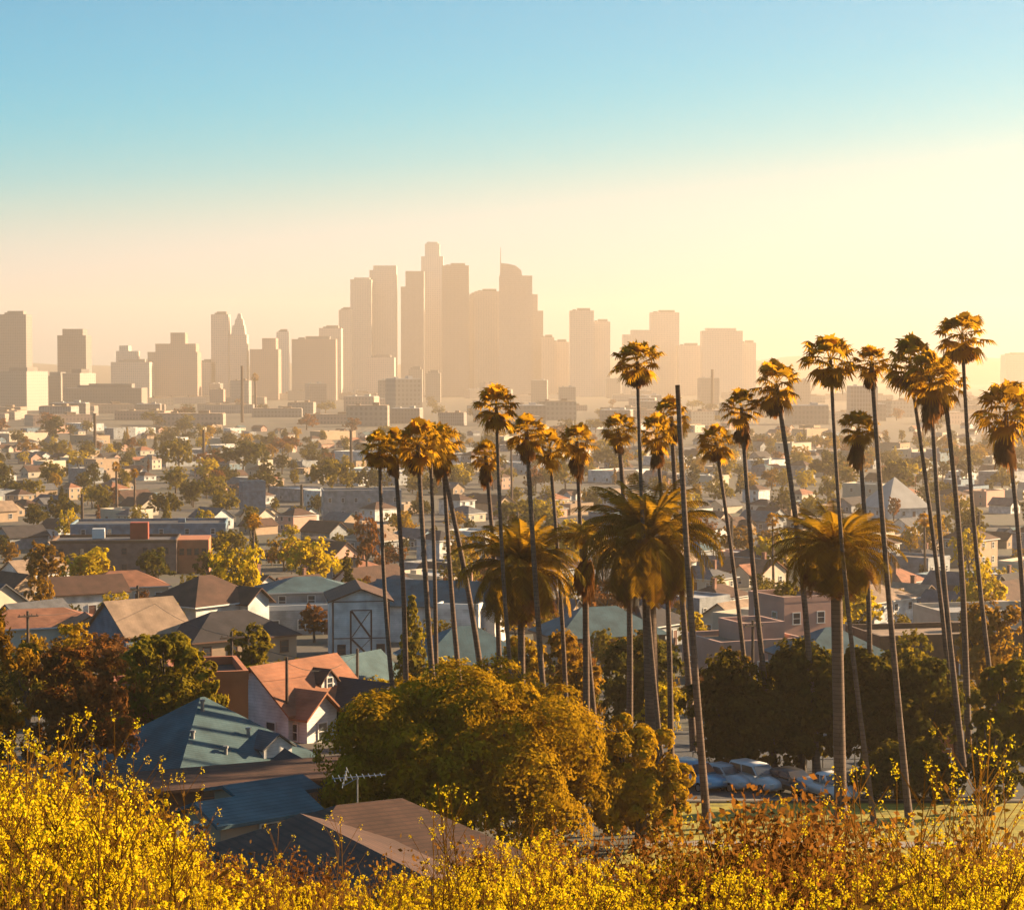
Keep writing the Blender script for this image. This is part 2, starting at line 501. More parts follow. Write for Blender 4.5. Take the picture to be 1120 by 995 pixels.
DOORM = mat_plain('door_paint', (0.17, 0.07, 0.05), 0.5, 0.1, 2)
WIRE = mat_plain('dark_wire', (0.03, 0.028, 0.026), 0.7, 0.1, 2)
METAL = mat_plain('galvanised_metal', (0.42, 0.42, 0.43), 0.45, 0.15, 3, metal=0.6)

_win = {}
def window_mesh(w, h, trim):
    k = (round(w, 2), round(h, 2), trim.name)
    if k in _win: return _win[k]
    mb = MB(); t = 0.09          # local: x across, z up, facing -y, back on y = 0
    mb.box((0, -0.04, 0), (w - 2 * t, 0.03, h - 2 * t), mi=1)
    mb.box((0, -0.045, h / 2 - t / 2), (w, 0.09, t)); mb.box((0, -0.05, -h / 2 + t / 2), (w + 0.1, 0.12, t))
    mb.box((-w / 2 + t / 2, -0.045, 0), (t, 0.086, h - 2 * t)); mb.box((w / 2 - t / 2, -0.045, 0), (t, 0.086, h - 2 * t))
    mb.box((0, -0.06, 0), (w - 2 * t, 0.035, 0.05))
    _win[k] = mb.mesh('window', [trim, GLASS]); return _win[k]
_door = {}
def door_mesh(w=1.0, h=2.1):
    if 'd' not in _door:
        mb = MB(); mb.box((0, -0.03, h / 2), (w, 0.06, h)); mb.box((0, -0.04, h + 0.05), (w + 0.24, 0.1, 0.1), mi=1)
        for s in (-1, 1): mb.box((s * (w / 2 + 0.06), -0.04, h / 2), (0.12, 0.1, h - 0.004), mi=1)
        _door['d'] = mb.mesh('door', [DOORM, TRIM])
    return _door['d']

def roof_volume(mb, cx, cy, w, l, h, kind, rise, ov, axis):
    """adds a roof over a w x l body whose wall top is z = h; axis 'x' or 'y' is the ridge"""
    def P(a, b, z):                       # a along ridge, b across
        return (cx + a, cy + b, z) if axis == 'x' else (cx - b, cy + a, z)
    A, B = (w / 2, l / 2) if axis == 'x' else (l / 2, w / 2)
    th = 0.16; e = h - rise * ov / B      # eave drops under the overhang
    if kind == 'gable':
        for s in (-1, 1):
            top = [P(-A - ov, s * (B + ov), e + 0.02), P(A + ov, s * (B + ov), e + 0.02), P(A + ov, 0, h + rise + 0.02), P(-A - ov, 0, h + rise + 0.02)]
            mb.prism(top if s < 0 else top[::-1], (0, 0, th))
    elif kind == 'hip':
        r = max(0.15, A - B)
        E = [P(-A - ov, -B - ov, e), P(A + ov, -B - ov, e), P(A + ov, B + ov, e), P(-A - ov, B + ov, e)]
        T = [P(-r, 0, h + rise), P(r, 0, h + rise)]
        U = [(p[0], p[1], p[2] + th) for p in E]
        mb.face([U[0], U[1], T[1], T[0]]); mb.face([U[1], U[2], T[1]]); mb.face([U[2], U[3], T[0], T[1]]); mb.face([U[3], U[0], T[0]])
        for i in range(4): j = (i + 1) % 4; mb.face([E[i], E[j], U[j], U[i]], 1)
        mb.face(E[::-1], 1)
    else:                                 # flat with parapet
        mb.box((cx, cy, h + 0.04), (w - 0.5, l - 0.5, 0.08))
        for s in (-1, 1):
            mb.box((cx, cy + s * (l / 2 - 0.12), h + 0.3), (w + 0.06, 0.3, 0.6), mi=1); mb.box((cx + s * (w / 2 - 0.12), cy, h + 0.3), (0.3, l - 0.56, 0.594), mi=1)
        if w > 9: mb.box((cx + w * 0.2, cy + l * 0.15, h + 0.55), (1.6, 1.4, 0.9), mi=1)

def house_parts(root, vols, wall, roof, trim=None, wins=True, chimney=False, door=True, ov=0.45, floors=1, win=(1.0, 1.3), sides='fblr', simple=False):
    """vols: list of (cx, cy, w, l, h, kind, rise, axis)"""
    trim = trim or TRIM
    wm, rm = WALLS[wall], ROOFS[roof]
    wb, rb = MB(), MB()
    for i, (cx, cy, w, l, h, kind, rise, axis) in enumerate(vols):
        wb.box((cx, cy, h / 2 - 1.0), (w, l, h + 2.0))            # runs 2 m into the slope
        if kind == 'gable':
            A, B = (w / 2, l / 2) if axis == 'x' else (l / 2, w / 2)
            def P(a, b, z): return (cx + a, cy + b, z) if axis == 'x' else (cx - b, cy + a, z)
            for s in (-1, 1):
                tri = [P(s * (A - 0.15), -B, h), P(s * (A - 0.15), B, h), P(s * (A - 0.15), 0, h + rise)]
                d = Vector(P(s * A, 0, 0)) - Vector(P(s * (A - 0.15), 0, 0))
                wb.prism(tri if s > 0 else tri[::-1], d)
        roof_volume(rb, cx, cy, w, l, h, kind, rise, ov, axis)
    wb.build('wall', wm, root)
    ro = rb.build('roof', [rm, trim if vols[0][5] != 'flat' else wm], root)
    if chimney:
        cx, cy, w, l, h, kind, rise, axis = vols[0]
        cb = MB(); cb.box((cx + w * 0.22, cy + l * 0.12, h + rise * 0.75 + 0.3), (0.75, 0.6, rise * 0.9 + 1.2)); cb.box((cx + w * 0.22, cy + l * 0.12, h + rise * 1.2 + 0.98), (0.9, 0.75, 0.16))
        cb.build('chimney', WALLS['brick'], ro)
    if wins:
        ww, wh = win
        for (cx, cy, w, l, h, kind, rise, axis) in vols[:1 if simple else 3]:
            fl = max(1, int(h // 2.7))
            for side in sides:
                span = w if side in 'fb' else l
                n = max(1, min(6, int(span // 3.0)))
                if simple: n = min(n, 2)
                for fz in range(fl):
                    zc = 1.6 + fz * (h / fl)
                    for k in range(n):
                        t = (k + 0.5) / n * span - span / 2
                        isdoor = door and fz == 0 and side == 'f' and k == n // 2 and n > 1 and not simple
                        if side == 'f': loc, rz = (cx + t, cy - l / 2 - 0.004, zc), 0
                        elif side == 'b': loc, rz = (cx + t, cy + l / 2 + 0.004, zc), math.pi
                        elif side == 'l': loc, rz = (cx - w / 2 - 0.004, cy + t, zc), -math.pi / 2
                        else: loc, rz = (cx + w / 2 + 0.004, cy + t, zc), math.pi / 2
                        if isdoor:
                            o = link('door', door_mesh(), root); o.location = (loc[0], loc[1], 0.02)
                        else:
                            o = link('window', window_mesh(ww, min(wh, h / fl - 0.9), trim), root); o.location = loc
                        o.rotation_euler = (0, 0, rz)
    return root

def hand_house(name, label, cat, u, v, rz, vols, wall, roof, dz=0.0, **kw):
    p = gp(u, v)
    t = thing(name, label, cat, (p.x, p.y, p.z + dz), R(rz))
    house_parts(t, vols, wall, roof, **kw)
    return t

LANDMARKS = []
def landmark(name, u, v): LANDMARKS.append((name, u, v))
EXCL = []                # (x, y, r) kept clear by the scatter
def clear(o, r): EXCL.append((o.location.x, o.location.y, r))

# H1 teal hip roof house, corner towards us
h = hand_house('hip_roof_house', 'big teal hip roofed house with small white framed gable vent, lower left of picture', 'house', 222, 850, 42,
               [(0, 0, 10.2, 10.2, 2.6, 'hip', 3.7, 'x')], 'tan', 'teal', dz=-1.5, trim=TRIM_BROWN, ov=0.7)
clear(h, 11); landmark('big teal hip roof', 222, 800)
g = MB()   # gable vent dormer on the right front face
def dormer(parent, loc, rz, w=1.7, hh=1.1, dep=1.8, wall='white', roof='grey', winw=0.7):
    d = MB()
    d.prism([(-w / 2, 0, 0), (w / 2, 0, 0), (w / 2, 0, hh * .45), (0, 0, hh), (-w / 2, 0, hh * .45)], (0, dep, 0))
    o = d.build('dormer', WALLS[wall], parent); o.location = loc; o.rotation_euler = (0, 0, rz)
    r = MB()
    for s in (-1, 1):
        top = [(s * (w / 2 + .2), -.2, hh * .45 - .12 + .02), (s * (w / 2 + .2), dep, hh * .45 - .12 + .02), (0, dep, hh + .02), (0, -.2, hh + .02)]
        r.prism(top if s > 0 else top[::-1], (0, 0, .1))
    r.build('roof', ROOFS[roof], o)
    if winw:
        wo = link('window', window_mesh(winw, hh * 0.62, TRIM), o); wo.location = (0, -0.004, hh * 0.4)
    return o
dormer(h, (2.2, -4.6, 3.05), 0, 2.0, 1.3, 2.6, 'white', 'grey', 0)
for (a, b, c) in ((-2.4, -2.6, 4.3), (1.2, -3.0, 4.1), (-1.0, -3.9, 3.4), (-0.6, -0.9, 5.7)):
    pv = MB(); pv.tube([(a, b, c - .2), (a, b, c + 0.5)], 0.11, 8); pv.tube([(a, b, c + 0.5), (a, b, c + 0.62)], 0.17, 8); pv.build('vent_pipe', METAL, h)

# terracotta parapet building just behind it
h = hand_house('stucco_building', 'terracotta stucco building with stepped parapets behind the big teal roof', 'building', 188, 828, 14,
               [(-1.9, 0, 3.6, 6, 4.35, 'flat', 0, 'x'), (2.3, 1.0, 4.7, 7, 5.2, 'flat', 0, 'x')], 'orange', 'brown', wins=True, trim=TRIM_BROWN)
clear(h, 8)
# low brown flat roofs in front of it
h = hand_house('flat_roof_shed', 'long low shed with brown tar paper roof in front of the big teal roof', 'shed', 250, 893, 24,
               [(0, 0, 13, 4.6, 2.1, 'gable', 0.5, 'x')], 'brown', 'brown', ov=0.35, trim=TRIM_BROWN)
clear(h, 9)
h = hand_house('lean_to_shed', 'small dark gabled shed at the right end of the long brown roof', 'shed', 322, 880, 24,
               [(0, 0, 2.4, 2.6, 1.7, 'gable', 0.9, 'y')], 'tan', 'dark', trim=TRIM_BROWN)
# teal low roofs lower in front
h = hand_house('teal_roof_house', 'low house with flat teal metal roof half hidden by the yellow flowers', 'house', 272, 946, 38,
               [(0, 0, 4.8, 3.4, 2.4, 'gable', 0.6, 'x'), (2.2, 2.4, 3.6, 2.6, 2.7, 'gable', 0.3, 'x')], 'tan', 'teal', trim=TRIM, ov=0.35)
clear(h, 9)

# H13 brown tile house nearest to us, wing with the sunlit slope
p = at(404, 876, 69); b0 = gz(p.x, 69)
h = thing('tile_roof_house', 'nearest house, brown tile roof with one sunlit orange wing and aerial on its ridge', 'house', (p.x, 69, b0), R(28))
hr = (p.z - b0)
house_parts(h, [(0, 0, 8.2, 5.8, hr - 1.6, 'hip', 1.6, 'x'), (-2.9, -5.6, 5.0, 8.4, hr - .95, 'gable', 0.85, 'y')], 'cream', 'brown', trim=TRIM_BROWN)
clear(h, 9); landmark('nearest brown tile roof', 400, 900)
# tv aerial standing on the ridge
def aerial(pos, rz):
    t = thing('roof_aerial', 'spiky metal television aerial on a mast above the nearest brown roof', 'aerial', pos, rz)
    m = MB(); m.tube([(0, 0, -0.1), (0, 0, 1.15)], 0.03, 6); m.build('mast', METAL, t)
    m = MB(); m.tube([(-0.85, 0, 1.1), (0.95, 0, 1.18)], 0.022, 5)
    for k in range(9):
        x = -0.8 + k * 0.2; Lh = 0.55 - 0.035 * k
        m.tube([(x, -Lh, 1.1 + 0.04 * k * 0.25), (x, Lh, 1.1 + 0.01 * k)], 0.014, 4)
    m.build('boom', METAL, t)
    m = MB()
    for k in range(5):
        z = 0.86 + 0.13 * k; m.tube([(-0.55 + .05 * k, -0.45, z), (-0.45 + .03 * k, 0.45, z)], 0.014, 4)
    m.tube([(-0.5, 0, .8), (-0.36, 0, 1.42)], 0.018, 4); m.tube([(-0.5, 0, .83), (0, 0, 1.1)], 0.018, 4)
    m.build('reflector', METAL, t)
    return t
pa = at(391, 884, 69.3)
aerial((pa.x, 69.3, pa.z - 0.05), R(10))

# H2 orange roof house with dormer
h = hand_house('dormer_house', 'white walled house with large sunlit orange roof and a dormer window', 'house', 322, 806, 52,
               [(0, 0, 8.0, 6.6, 3.1, 'gable', 2.7, 'x'), (-2.0, -3.3, 3.0, 2.6, 2.9, 'gable', 1.3, 'y')], 'white', 'terracotta', dz=-0.4, chimney=False, ov=0.5)
dormer(h, (1.2, -2.3, 3.75), 0, 1.6, 1.5, 2.0, 'white', 'brown', 0.7)
clear(h, 9); landmark('orange dormer roof', 320, 735)
h = hand_house('shed', 'dark roofed shed with open awning beside the orange dormer house', 'shed', 392, 806, 50,
               [(0, 0, 4.6, 5.0, 2.6, 'gable', 1.4, 'y')], 'brown', 'dark', trim=TRIM_BROWN, ov=0.8)
clear(h, 6)
h = hand_house('gable_house', 'teal roofed house with white edged gable below the white barn', 'house', 378, 770, 55,
               [(0, 0, 8.6, 5.6, 3.0, 'gable', 2.1, 'x')], 'grey', 'teal', ov=0.5, dz=-1.1)
clear(h, 8)
# H5 white barn like building with brown X bracing
h = hand_house('barn_building', 'tall white barn like building with brown cross bracing on its gable', 'building', 392, 716, 8,
               [(0, 0, 6.2, 9.0, 6.4, 'gable', 1.2, 'y')], 'white', 'brown', trim=TRIM_BROWN, wins=False)
tb = MB()
y0 = -4.5 - 0.04
for (a, b) in (((-1.1, 0.2), (-1.1, 5.4)), ((1.1, 0.2), (1.1, 5.4)), ((-1.1, 5.4), (1.1, 5.4)), ((-3.0, 2.4), (3.0, 2.4)), ((-1.0, 5.3), (1.0, 2.5)), ((1.0, 5.3), (-1.0, 2.5)),
               ((-1.0, 2.3), (1.0, 0.3)), ((1.0, 2.3), (-1.0, 0.3)), ((-3.0, 0.1), (-3.0, 6.3)), ((3.0, 0.1), (3.0, 6.3)), ((-3.0, 6.35), (3.0, 6.35))):
    k = 0.012 * len(tb.f) / 6
    tb.prism([(a[0] - .09, y0 - k * .1, a[1] - .05), (a[0] + .09, y0 - k * .1, a[1] + .05), (b[0] + .09, y0 - k * .1, b[1] + .05), (b[0] - .09, y0 - k * .1, b[1] - .05)], (0, 0.05, 0))
tb.build('bracing', TRIM_BROWN, h)
for sx, zc in ((-2.1, 1.2), (2.1, 1.2)):
    o = link('window', window_mesh(0.9, 1.1, TRIM_BROWN), h); o.location = (sx, -4.504, zc)
clear(h, 8); landmark('white barn', 392, 670)
# H6 white house, brown hip roof
h = hand_house('hip_roof_house', 'white two storey house with brown hip roof beside the golden tree', 'house', 225, 700, 50,
               [(0, 0, 10.5, 8.5, 5.0, 'hip', 2.8, 'x'), (3.2, -4.4, 3.4, 2.8, 4.9, 'gable', 1.4, 'y')], 'white', 'brown', ov=0.6)
clear(h, 10); landmark('white hip roof house', 225, 660)
h = hand_house('gable_house', 'house with tall brown gable roof and dark gable end', 'house', 152, 722, 40,
               [(0, 0, 7.5, 8.0, 3.4, 'gable', 3.0, 'x')], 'blue', 'tan', trim=TRIM_BROWN)
clear(h, 8)
h = hand_house('hip_roof_house', 'wide dark hip roofed house in front of the white two storey house', 'house', 250, 722, 35,
               [(0, 0, 12, 8, 2.9, 'hip', 2.4, 'x')], 'tan', 'dark', trim=TRIM_BROWN)
clear(h, 9)
h = hand_house('bungalow', 'long cream bungalow with terracotta roof at the left edge', 'house', 40, 715, 20,
               [(0, 0, 14, 8, 3.4, 'hip', 1.6, 'x'), (5, -4.2, 4.5, 3.2, 3.3, 'gable', 1.2, 'y')], 'cream', 'terracotta')
clear(h, 10)
h = hand_house('gable_house', 'pale grey gabled house with square dark window left of the tall pole', 'house', 92, 676, 30,
               [(0, 0, 10, 7, 3.8, 'gable', 1.9, 'x')], 'white', 'brown')
clear(h, 9)
h = hand_house('hip_roof_house', 'cream house with terracotta hip roof behind the grey gabled house', 'house', 135, 662, 20,
               [(0, 0, 12, 8, 3.2, 'hip', 2.0, 'x')], 'cream', 'terracotta')
clear(h, 9)
h = hand_house('porch_house', 'blue grey house with flat teal porch roof left of the white barn', 'house', 335, 690, 15,
               [(0, 0, 11, 8, 5.4, 'hip', 1.5, 'x'), (0, -5.2, 13, 2.4, 3.4, 'flat', 0, 'x')], 'grey', 'teal')
clear(h, 10)
h = hand_house('gable_house', 'white house with wide teal roof behind the left palms', 'house', 482, 700, -12,
               [(0, 0, 15, 8, 4.6, 'gable', 2.4, 'x'), (3.5, -4.2, 5, 3.4, 4.5, 'flat', 0, 'x')], 'white', 'teal', chimney=True)
clear(h, 11); landmark('white teal-roofed house', 485, 670)
h = hand_house('hip_roof_house', 'pink house with dark teal hip roof below the left palms', 'house', 508, 757, 18,
               [(0, 0, 10, 8, 3.4, 'hip', 2.6, 'x')], 'pink', 'teal')
clear(h, 9)
h = hand_house('hip_roof_house', 'house with dark blue hip roof between the two large feather palms', 'house', 655, 720, 20,
               [(0, 0, 12, 8, 3.0, 'hip', 2.6, 'x')], 'tan', 'teal', trim=TRIM_BROWN)
clear(h, 9)
h = hand_house('flat_roof_building', 'pink flat roofed block right of the right pole like palm', 'building', 812, 742, 22,
               [(0, 0, 9, 8, 3.6, 'flat', 0, 'x'), (1.5, 1.0, 4.5, 5, 4.9, 'flat', 0, 'x')], 'pink', 'tan')
clear(h, 9)
h = hand_house('tower_house', 'tall narrow pink stucco house left of the right feather palm', 'house', 864, 722, 25,
               [(0, 0, 6, 7, 6.6, 'flat', 0, 'x')], 'pink', 'tan')
clear(h, 8)
h = hand_house('hip_roof_house', 'house with dark blue hip roof just behind the right feather palm trunk', 'house', 908, 752, 15,
               [(0, 0, 9, 8, 3.2, 'hip', 2.4, 'x')], 'grey', 'teal', trim=TRIM_BROWN)
clear(h, 9)
h = hand_house('flat_roof_building', 'long dark brown flat roofed block behind the cluster of slim palms', 'building', 1022, 738, 12,
               [(0, 0, 15, 9, 4.0, 'flat', 0, 'x')], 'brown', 'tan')
clear(h, 11)
h = hand_house('flat_roof_building', 'cream flat roofed block with white roof at the right edge behind orange trees', 'building', 1075, 712, 12,
               [(0, 0, 13, 9, 4.4, 'flat', 0, 'x')], 'cream', 'white')
clear(h, 11)
h = hand_house('shed', 'small orange shed at right end of the dark tree row', 'shed', 1032, 832, 5,
               [(0, 0, 1.7, 1.8, 1.5, 'flat', 0, 'x')], 'orange', 'brown', wins=False, door=False)

# H9 brick warehouse
h = hand_house('brick_warehouse', 'long brick warehouse with orange end wall and red box on its roof', 'warehouse', 128, 626, 6,
               [(0, 0, 23.5, 14, 6.2, 'flat', 0, 'x')], 'brown', 'grey', trim=TRIM_BROWN, door=False)
for ch in h.children:
    if ch.name.startswith('wall'): ch.data.materials[0] = mat_courses('dusty_brick', (0.24, 0.15, 0.13), (0.21, 0.13, 0.115), (0.2, 0.16, 0.14), 0.5, 0.2, 0.9, 0.02)
mb = MB(); mb.box((14.75, 0.6, 3.3), (5.9, 11, 6.55)); e = mb.build('end_wall', WALLS['orange'], h)
for k in range(4):
    o = link('window', window_mesh(0.9, 1.3, TRIM_BROWN), h); o.location = (12.6 + 1.4 * k, -4.905, 4.3)
mb = MB(); mb.box((4.2, 2.0, 7.9), (3.4, 3.0, 3.2)); mb.build('roof_box', mat_plain('red_paint', (0.38, 0.06, 0.03), 0.8, 0.15, 1), h)
mb = MB(); mb.box((-3.6, 2.0, 7.4), (2.3, 2.0, 1.9)); mb.build('roof_unit', TRIM, h)
clear(h, 18); landmark('brick warehouse', 130, 600)
h = hand_house('flat_roof_building', 'long pale blue flat roofed building behind the brick warehouse', 'building', 165, 600, 6,
               [(0, 0, 34, 16, 5.6, 'flat', 0, 'x')], 'blue', 'grey')
clear(h, 20)
h = hand_house('flat_roof_building', 'tall blue billboard shaped block beyond the small round trees', 'building', 276, 556, 20,
               [(0, 0, 7, 6, 8.0, 'flat', 0, 'x')], 'blue', 'white', wins=False); clear(h, 9)
h = hand_house('apartment_block', 'dark grey flat roofed block left of the left palms', 'building', 395, 566, 8,
               [(0, 0, 22, 12, 7.5, 'flat', 0, 'x')], 'grey', 'grey'); clear(h, 15)
h = hand_house('peaked_building', 'white building with steep glinting pyramid roof at the right', 'building', 978, 566, 25,
               [(0, 0, 14, 14, 3.5, 'hip', 8, 'x')], 'white', 'white'); clear(h, 12); landmark('white pyramid roof', 978, 548)

# ------------------------------------------------------------------ scattered neighbourhood (a street grid turned 34 degrees)
GRID = R(48)
protos = {}
def proto_house(kind, wall, roof, far):
    k = (kind, wall, roof, far)
    if k in protos: return protos[k], False
    dims = {'hip': [(0, 0, 12, 8.5, 3.1, 'hip', 2.3, 'x')],
            'gable': [(0, 0, 11, 7.5, 3.2, 'gable', 2.4, 'x')],
            'cross': [(0, 0, 12, 7.5, 3.3, 'gable', 2.3, 'x'), (2.6, -4.6, 4.6, 4.2, 3.2, 'gable', 1.7, 'y')],
            'tall': [(0, 0, 10, 8.0, 5.8, 'hip', 2.2, 'x')],
            'flat': [(0, 0, 13, 9, 3.6, 'flat', 0, 'x')],
            'block': [(0, 0, 18, 12, 7.2, 'flat', 0, 'x')],
            'store': [(0, 0, 30, 16, 5.2, 'flat', 0, 'x')]}[kind]
    nm = {'hip': 'hip_roof_house', 'gable': 'gable_house', 'cross': 'cross_gable_house', 'tall': 'tall_house', 'flat': 'flat_roof_house', 'block': 'apartment_block', 'store': 'warehouse'}[kind]
    t = thing(nm, None, {'block': 'building', 'store': 'warehouse'}.get(kind, 'house'))
    house_parts(t, dims, wall, roof, simple=far, chimney=(kind in ('hip', 'cross') and not far), win=(1.3, 1.4) if far else (1.0, 1.3), sides='flr')
    protos[k] = t
    return t, True

KW = {'hip': 'hip house', 'gable': 'gable house', 'cross': 'cross-gabled house', 'tall': 'two-storey house', 'flat': 'flat-topped house', 'block': 'apartment block', 'store': 'long warehouse'}
n_house = 0
cells = []
for j in range(-90, 130):
    for i in range(-110, 140):
        lx, ly = i * 15.0 + (j % 2) * 4, j * 23.0 + (12.0 if (j // 2) % 2 else 0)
        x = lx * math.cos(GRID) - ly * math.sin(GRID); y = lx * math.sin(GRID) + ly * math.cos(GRID) + 500
        if y < 215 or y > 1750 or abs(x) > 0.26 * y + 8: continue
        cells.append((y, x))
cells.sort()
taken_tree = []
r2 = random.Random(5)
for (y, x) in cells:
    pr = 0.72 if y < 420 else (0.45 if y < 700 else (0.25 if y < 1100 else 0.13))
    x += r2.uniform(-3, 3); y += r2.uniform(-4, 4)
    if any((x - a) ** 2 + (y - b) ** 2 < (r + 7) ** 2 for a, b, r in EXCL): continue
    if r2.random() > pr:
        taken_tree.append((x, y)); continue
    if n_house >= 470: continue
    far = y > 430
    kind = r2.choices(['hip', 'gable', 'cross', 'tall', 'flat', 'block', 'store'], [4, 4, 3, 2, 3, 1.2 if y > 500 else 0.2, 1.6 if y > 600 else 0])[0]
    if kind in ('flat', 'block', 'store'): roof = r2.choice(['grey', 'white', 'white', 'tan'])
    else: roof = r2.choices(['grey', 'dark', 'brown', 'terracotta', 'teal', 'tan', 'blue'], [5, 4, 6, 2.5, 1.5, 3, 0])[0]
    wall = r2.choices(['white', 'cream', 'grey', 'blue', 'pink', 'tan'], [3, 4, 3, 1, 2, 3])[0]
    if kind == 'store': wall = r2.choice(['white', 'cream', 'grey', 'tan'])
    p, fresh = proto_house(kind, wall, roof, far)
    o = p if fresh else copy_tree(p)
    o.location = (x, y, gz(x, y)); o.rotation_euler = (0, 0, GRID + r2.choice([0, math.pi / 2, math.pi, -math.pi / 2]) + r2.uniform(-.05, .05))
    s = r2.uniform(0.64, 0.94); o.scale = (s * r2.uniform(.85, 1.15), s, s * r2.uniform(0.92, 1.12))
    EXCL.append((x, y, 15 if kind == 'store' else (9 if kind == 'block' else 5)))
    auto_label(o, wall + ' ' + roof + '-roofed ' + KW[kind], 'houses of the neighbourhood')
    n_house += 1

# streets between the blocks
for k, (off, along) in enumerate([(-60, 0), (90, 0), (260, 0), (-40, 1), (-200, 1), (140, 1)]):
    a = GRID + (math.pi / 2 if along else 0)
    dx, dy = math.cos(a), math.sin(a); nx, ny = -dy, dx
    pts = []
    c = Vector((nx * off, 480 + ny * off, 0))
    t0, t1 = -230, 230
    # clip to beyond 200 m
    while (c.y + dy * t0) < 215 and t0 < t1: t0 += 10
    P0 = c + Vector((dx * t0, dy * t0, 0)); P1 = c + Vector((dx * t1, dy * t1, 0))
    draped('road', [(P0.x - nx * 4, P0.y - ny * 4), (P1.x - nx * 4, P1.y - ny * 4), (P1.x + nx * 4, P1.y + ny * 4), (P0.x + nx * 4, P0.y + ny * 4)], M_ASPH, 0.05 + 0.012 * k, 40)

# ------------------------------------------------------------------ downtown skyline, each tower its own thing
TW = {
    'pale_block': mat_tower('pale_block', (0.21, 0.185, 0.16), (0.12, 0.105, 0.095), 3.6, 3.8, 0.5),
    'stone_block': mat_tower('stone_block', (0.18, 0.145, 0.125), (0.11, 0.095, 0.085), 3.2, 3.9, 0.5),
    'stone': mat_tower('stone_tower', (0.46, 0.38, 0.32), (0.24, 0.21, 0.19), 3.2, 3.9, 0.55),
    'glass': mat_tower('glass_tower', (0.30, 0.27, 0.25), (0.14, 0.13, 0.13), 2.4, 3.9, 0.8),
    'dark': mat_tower('dark_tower', (0.20, 0.17, 0.16), (0.09, 0.08, 0.08), 2.6, 3.9, 0.7),
    'pale': mat_tower('pale_tower', (0.55, 0.48, 0.42), (0.27, 0.24, 0.22), 3.6, 3.8, 0.5),
    'redbrick': mat_tower('red_tower', (0.30, 0.20, 0.16), (0.15, 0.11, 0.10), 3.2, 3.8, 0.45),
}
ROOFPLANT = mat_plain('roof_plant_grey', (0.25, 0.23, 0.22), 0.8, 0.15, 0.1)
def tower(name, label, u0, u1, vt, d, m='stone', steps=(), depth=None, rz=0.0, cat='skyscraper', spire=None, plant=True, group=None):
    """steps: (u0, u1, vtop) higher setbacks standing on the main shaft"""
    uc = (u0 + u1) / 2; p = at(uc, vt, d); b = gz(p.x, d)
    w = (u1 - u0) * mpp(d); dep = depth or max(12, min(w, 46)); H = p.z - b
    t = thing(name, label, cat, (p.x, d, b), R(rz), group)
    mb = MB(); mb.box((0, 0, H / 2 - 2), (w, dep, H + 4)); mb.build('shaft', TW[m], t)
    zt = H; k = 0
    for st in steps:
        a, c, v2 = st[:3]; tp = st[3] if len(st) > 3 else 1.0
        ps = at((a + c) / 2, v2, d); h2 = ps.z - b; w2 = (c - a) * mpp(d)
        k += 1; mb = MB()
        mb.box((ps.x - p.x, 0.15 * k, (zt + h2) / 2), (w2, dep * (0.82 ** k), h2 - zt), taper=tp)
        mb.build('setback', TW[m], t)
        if len(st) <= 4: zt = h2 if len(st) < 4 or st[3] != 0 else zt
    if plant and not steps:
        mb = MB(); mb.box((w * .08, 0, H + 2.5), (w * .55, dep * .5, 5)); mb.box((-w * .3, dep * .2, H + 1.5), (w * .15, dep * .2, 3)); mb.build('roof_plant', ROOFPLANT, t)
    if spire:
        us, v2 = spire; ps = at(us, v2, d); mb = MB()
        mb.tube([(ps.x - p.x, 0, H - 6), (ps.x - p.x, 0, ps.z - b)], [1.6, 0.5], 6); mb.build('spire', ROOFPLANT, t)
    return t

G = 'towers of the downtown skyline'
T = tower
T('slab_tower', 'broad dark slab tower with a flat top at the left edge of the skyline', 0, 32, 344, 3000, 'dark', depth=30, rz=-4, group=G)
T('office_tower', 'dark squarish tower with lower left shoulder, second from the left edge', 66, 97, 367, 3100, 'dark', [(71, 93, 360)], group=G)
T('office_building', 'small stepped block with rooftop box between second tower and brick stepped hotel', 129, 151, 384, 3500, 'stone', [(132, 142, 378)], cat='building', group=G)
T('office_building', 'low wide block joined to the left of the brick stepped hotel', 124, 166, 396, 3450, 'stone', cat='building', group=G)
T('stepped_tower', 'wide stepped tower with small upper block, left of the slim twin towers', 164, 218, 385, 3500, 'redbrick', [(172, 216, 376), (188, 204, 364)], cat='building', group=G)
T('office_building', 'low block filling the gap just right of the wide stepped tower', 218, 237, 396, 3600, 'stone', cat='building', group=G)
T('slim_tower', 'slim flat topped tower, left one of the slim pair', 232, 251, 344, 3600, 'stone', group=G)
T('pointed_tower', 'slim tower narrowing to a point, right one of the slim pair', 252, 271, 366, 3600, 'stone', [(254, 269, 356, 0.85), (257, 267, 349, 0.8), (259, 265, 343, 0.5)], group=G)
T('office_building', 'stepped block just right of the pointed slim tower', 275, 306, 382, 3600, 'redbrick', [(288, 303, 370)], cat='building', group=G)
T('slim_tower', 'narrow pale tower behind the stepped block near the slim pair', 303, 316, 363, 3900, 'pale', cat='building', group=G)
T('apartment_tower', 'wide brownish block left of the first tall skyscraper', 320, 368, 371, 3500, 'redbrick', cat='building', group=G, depth=30)
T('office_building', 'block with raised top peeking over the wide brownish block', 350, 374, 359, 3800, 'stone', cat='building', group=G)
T('slim_tower', 'low narrow tower leaning against the left side of the tall skyscrapers', 371, 385, 339, 3900, 'stone', group=G)
T('skyscraper', 'flat topped skyscraper, lower left one of the tall pair', 384, 407, 306, 4000, 'stone', [(388, 405, 304)], group=G)
T('skyscraper', 'flat topped skyscraper, taller right one of the tall pair', 405, 434, 296, 4050, 'stone', [(409, 434, 291)], group=G)
